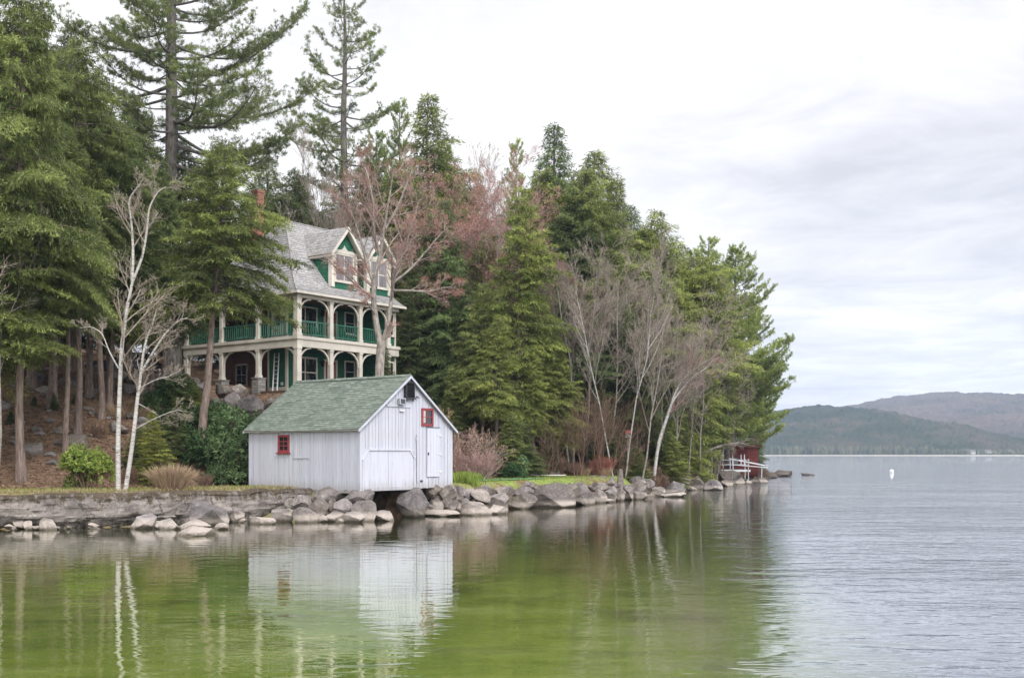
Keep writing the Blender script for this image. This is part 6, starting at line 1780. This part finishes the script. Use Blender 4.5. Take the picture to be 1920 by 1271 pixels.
def fallen_branch():
    Y = 92; b = P(1285, 892, Y); b = np.array([b[0], Y, hz(b[0], Y)])
    w = lambda x, y, dy=0: W3(x, y, Y + dy, b)
    m = bare(304, 5, dict(levels=2, k=(8, 4), ang=(.6, .6), ratio=(.3, .5), cb=.5, wander=.15, up=.0, minr=.012, limb=0), 'bark_grey', 'twig_grey',
             [([(0, 0, .1), w(1290, 868), w(1320, 848), w(1350, 836), w(1378, 830), w(1400, 832)], [.12, .11, .10, .08, .05, .02], .5, 9)])
    plant('fallen_branch', m, tuple(b), (1, 1, 1), 0, 'long pale dead branch slanting up over the bank before the dock', 'branch', None, (1, 1, 1))
fallen_branch()

# ------------------------------------------------------------------ shrubs and grasses
RH = [bush(401, 1.5, 2.4, 1500, .17, .055, 'shrub_leaf', 12, hang=.35, rosette=7), bush(402, 1.4, 2.0, 1300, .16, .055, 'shrub_leaf', 10, hang=.3, rosette=7)]
YB = bush(403, 1.1, 2.0, 1700, .12, .065, 'bright_leaf', 14, hang=.0, rosette=5)
def shrub(name, meshes, px, Y, sc, label, cat='shrub', group=None, tint=(1, 1, 1), rz=None, dz=0, zs=None):
    x = (px - 960) / F * Y
    return plant(name, meshes, (x, Y, hz(x, Y) + dz), (sc, sc, zs or sc), fr.uniform(0, 6.28) if rz is None else rz, label, cat, group, tint)
G6 = 'rhododendrons beside the boathouse'
shrub('rhododendron', RH[0], 437, 52.0, 1.15, 'glossy rhododendron pressed against the end of the boathouse', 'rhododendron', G6, (1.1, 1.1, 1.1))
shrub('rhododendron', RH[1], 405, 53.5, 1.15, 'rhododendron with a round dark top at the foot of the leaning hemlock', 'rhododendron', G6, (.9, 1, .9))
shrub('rhododendron', RH[0], 455, 55.0, 1.25, 'pale leaved rhododendron rising behind the boathouse roof edge', 'rhododendron', G6, (1.6, 1.6, 1.7))
shrub('rhododendron', RH[1], 415, 57.5, 1.3, 'high rhododendron on the slope below the terrace boulders', 'rhododendron', G6, (1.4, 1.45, 1.4))
shrub('rhododendron', RH[1], 345, 57.0, 1.0, 'dark rhododendron on the birch side of the leaning hemlock', 'rhododendron', G6, (.7, .8, .75))
shrub('rhododendron', RH[0], 318, 60.5, 1.0, 'dull green rhododendron below the long ledge blocks', 'rhododendron', G6, (.9, 1, .8))
shrub('bush', YB, 163, 45.8, 1.0, 'bright yellow green bush on the strip above the shore wall', 'bush', None, (1, 1, 1))
GS = bush(404, 1.0, 1.5, 900, .13, .05, 'shrub_leaf', 9, hang=.0, rosette=4)
shrub('shrub', GS, 962, 66, 1.0, 'grey leaved shrub with a pale top at the back of the lawn', 'shrub', None, (2.1, 1.9, 2.1), zs=1.15)
shrub('shrub', RH[1], 966, 65.0, .55, 'small dark shrub tucked under the grey leaved shrub', 'shrub', None, (.7, .9, .8))
BR = {'brown': [brush(501, 1.6, 6.5, 6, 'twig_brown', 2, (12, 6, 4), .24, .007, r0=.035), brush(502, 1.5, 6, 5, 'twig_brown', 2, (12, 6, 4), .30, .007, r0=.03)],
      'tan': [brush(503, 1.4, 2.6, 46, 'twig_tan', 2, (6, 4, 3), .65, .010, r0=.018)],
      'dry': [brush(504, 1.2, 2.2, 26, 'twig_grey', 2, (8, 5, 3), .7, .008, 'dead_leaf', .02), brush(505, 1.2, 1.8, 26, 'twig_pink', 2, (8, 5, 3), .7, .008, None, .02)],
      'red': [brush(506, 1.3, 1.3, 60, 'twig_red', 1, (6, 4), .45, .008, r0=.012)],
      'low': [brush(507, 1.3, 1.4, 30, 'twig_brown', 2, (6, 4, 3), .8, .008, None, .014), brush(508, 1.3, 1.2, 34, 'twig_tan', 1, (6, 4), .7, .007, None, .012)]}
shrub('tan_bush', BR['tan'][0], 800, 65, 1.15, 'tan leafless bush with fine upright twigs just behind the boathouse peak', 'bush', None)
for px, Y, sc, lab in ((1085, 70.5, .8, 'clump of brown saplings at the back of the lawn'), (1120, 72, .85, 'clump of brown saplings behind the low red twig bush'), 
                       (1150, 75, .85, 'clump of reddish brown saplings near the orange red feeder'), (1030, 70.5, .6, 'small clump of brown saplings leaning over the dark hemlock bush'), (1180, 80, .7, 'clump of brown saplings behind the standing stone'),
                       (1245, 84, .7, 'clump of brown saplings at the foot of the leaning birch'), (1345, 100, .6, 'clump of brown saplings around the fallen branch'), (1352, 107, .5, 'clump of brown saplings beside the red shed')):
    shrub('sapling_clump', BR['brown'][int(px) % 2], px, Y, sc, lab, 'saplings', 'brown sapling clumps along the shore')
shrub('red_twig_bush', BR['red'][0], 1128, 72.5, 1.05, 'low red twigged bush behind the lawn stones', 'bush', None)
for i, (px, Y, sc, lab) in enumerate(((888, 64, 1.1, 'large dry shrub with pale dead leaves on the slope past the boathouse'), (905, 61, .9, 'grey twiggy shrub at the foot of the slope past the boathouse'), (868, 66.5, 1.2, 'pinkish dry shrub behind the boathouse eave'), (916, 67, 1.0, 'dry leaf covered shrub below the dark bare trunk'), (872, 62.5, 1.1, 'pale purple grey shrub against the boathouse side'))):
    shrub('dry_shrub', BR['dry'][(0, 1, 1, 0, 1)[i]], px, Y, sc, lab, 'shrub', 'dry shrubs past the boathouse')
for i in range(26):
    px = fr.uniform(1185, 1440); Y = np.interp(px, [1185, 1240, 1330, 1400, 1440], [73.5, 75, 91, 108, 123]) + fr.uniform(0, 7)
    shrub('low_brush', BR['low'][i % 2], px, Y, fr.uniform(.7, 1.3), 'low tangle of brown twigs on the bank of the wooded point', 'brush', 'low brush on the wooded point')
for i in range(14):
    px = fr.uniform(985, 1190); Y = 70 + fr.uniform(0, 5)
    shrub('low_brush', BR['low'][i % 2], px, Y, fr.uniform(.5, .9), 'low brown twig tangle along the back of the lawn', 'brush', 'low brush behind the lawn')
for i in range(16):
    px = fr.uniform(120, 400); Y = fr.uniform(48, 62)
    shrub('low_brush', BR['low'][(i + 1) % 2], px, Y, fr.uniform(.4, .8), 'sparse low brown twigs on the needle covered slope', 'brush', 'low brush on the slope')

def grass_clump(seed, n, h, rad, spread):
    r = np.random.default_rng(seed)
    a = r.uniform(0, 2 * PI, n); q = rad * np.sqrt(r.uniform(0, 1, n))
    out = np.stack([np.cos(a), np.sin(a), np.zeros(n)], 1)
    O1 = out * q[:, None]
    lean = (q / rad * spread + r.normal(0, .10, n))[:, None]
    D1 = nrm(UP + out * lean); L1 = h * r.uniform(.5, .8, n)
    O2 = O1 + D1 * (L1 * .8)[:, None]; D2 = nrm(UP + out * lean * 2.2 + r.normal(0, .15, (n, 3))); L2 = h * r.uniform(.3, .55, n)
    t = r.uniform(0, 1, n)
    return leaves('blades', np.concatenate([O1, O2]), np.concatenate([D1, D2]), r.normal(0, 1, (2 * n, 3)), np.concatenate([L1, L2]), .022, np.concatenate([t, t]), M['dry_grass'])
gc = grass_clump(601, 900, 1.15, .48, .55)
x = (322 - 960) / F * 44.2
o = link('grass_clump', gc, None, None, (x, 44.2, hz(x, 44.2) - .03)); tag(o, 'fountain shaped clump of dry straw coloured grass above the shore wall', 'grass clump')

def scatter(name, n, fn, L, Wd, mat, seed, flat=True, up=.0, tone=(0, 1)):
    r = np.random.default_rng(seed)
    X, Y = fn(r, n); Z = height(X, Y) + r.uniform(.0, .05, len(X))
    k = len(X)
    if flat: D = np.stack([r.normal(0, 1, k), r.normal(0, 1, k), r.normal(0, .3, k)], 1); N = UP + r.normal(0, .45, (k, 3))
    else: D = np.stack([r.normal(0, .45, k), r.normal(0, .45, k), np.ones(k)], 1); N = r.normal(0, 1, (k, 3))
    me = leaves(name, np.stack([X, Y, Z], 1), D, N, r.uniform(*L, k), r.uniform(*Wd, k), r.uniform(*tone, k), M[mat])
    return tag(link(name, me), kind='stuff')
def slope_area(r, n):
    px = r.uniform(-40, 560, n); Y = r.uniform(43, 69, n); X = (px - 960) / F * Y
    d = sdist(X, Y); k = (d > 2.5); return X[k], Y[k]
scatter('leaf_litter', 26000, slope_area, (.06, .16), (.04, .09), 'dead_leaf', 71)
def slope2(r, n):
    px = r.uniform(850, 1440, n); Y = r.uniform(58, 118, n); X = (px - 960) / F * Y
    d = sdist(X, Y); k = (d > 5.5) & (d < 16); return X[k], Y[k]
scatter('leaf_litter', 30000, slope2, (.08, .2), (.05, .11), 'dead_leaf', 72)
def strip(r, n):
    X = r.uniform(-24, -8.5, n); Y = np.interp(X, SHORE[1:7, 0], SHORE[1:7, 1]) + r.uniform(.1, 4.2, n) ** 1.0
    k = sdist(X, Y) > .15; return X[k], Y[k]
scatter('grass', 14000, strip, (.05, .16), (.012, .03), 'grass_blade', 73, False)
def strip_dry(r, n):
    X = r.uniform(-24, -8.5, n); Y = np.interp(X, SHORE[1:7, 0], SHORE[1:7, 1]) + r.uniform(.05, 1.2, n); return X, Y
scatter('grass', 6000, strip_dry, (.06, .2), (.012, .025), 'dry_grass', 74, False)
def lawn_area(r, n):
    px = r.uniform(852, 1170, n); Y = r.uniform(51, 72, n); X = (px - 960) / F * Y
    d = sdist(X, Y); k = (d > 1.7) & (d < 7); return X[k], Y[k]
scatter('grass', 22000, lawn_area, (.05, .13), (.015, .035), 'grass_blade', 75, False)
def bank_green(r, n):
    px = r.normal(872, 11, n); Y = r.uniform(56.5, 64, n); X = (px - 960) / F * Y; return X, Y
scatter('tall_grass', 6000, bank_green, (.22, .6), (.03, .07), 'bright_leaf', 76, False)

def link_count(): print('objects', len(bpy.data.objects), 'faces', sum(len(m.polygons) for m in bpy.data.meshes))
link_count()
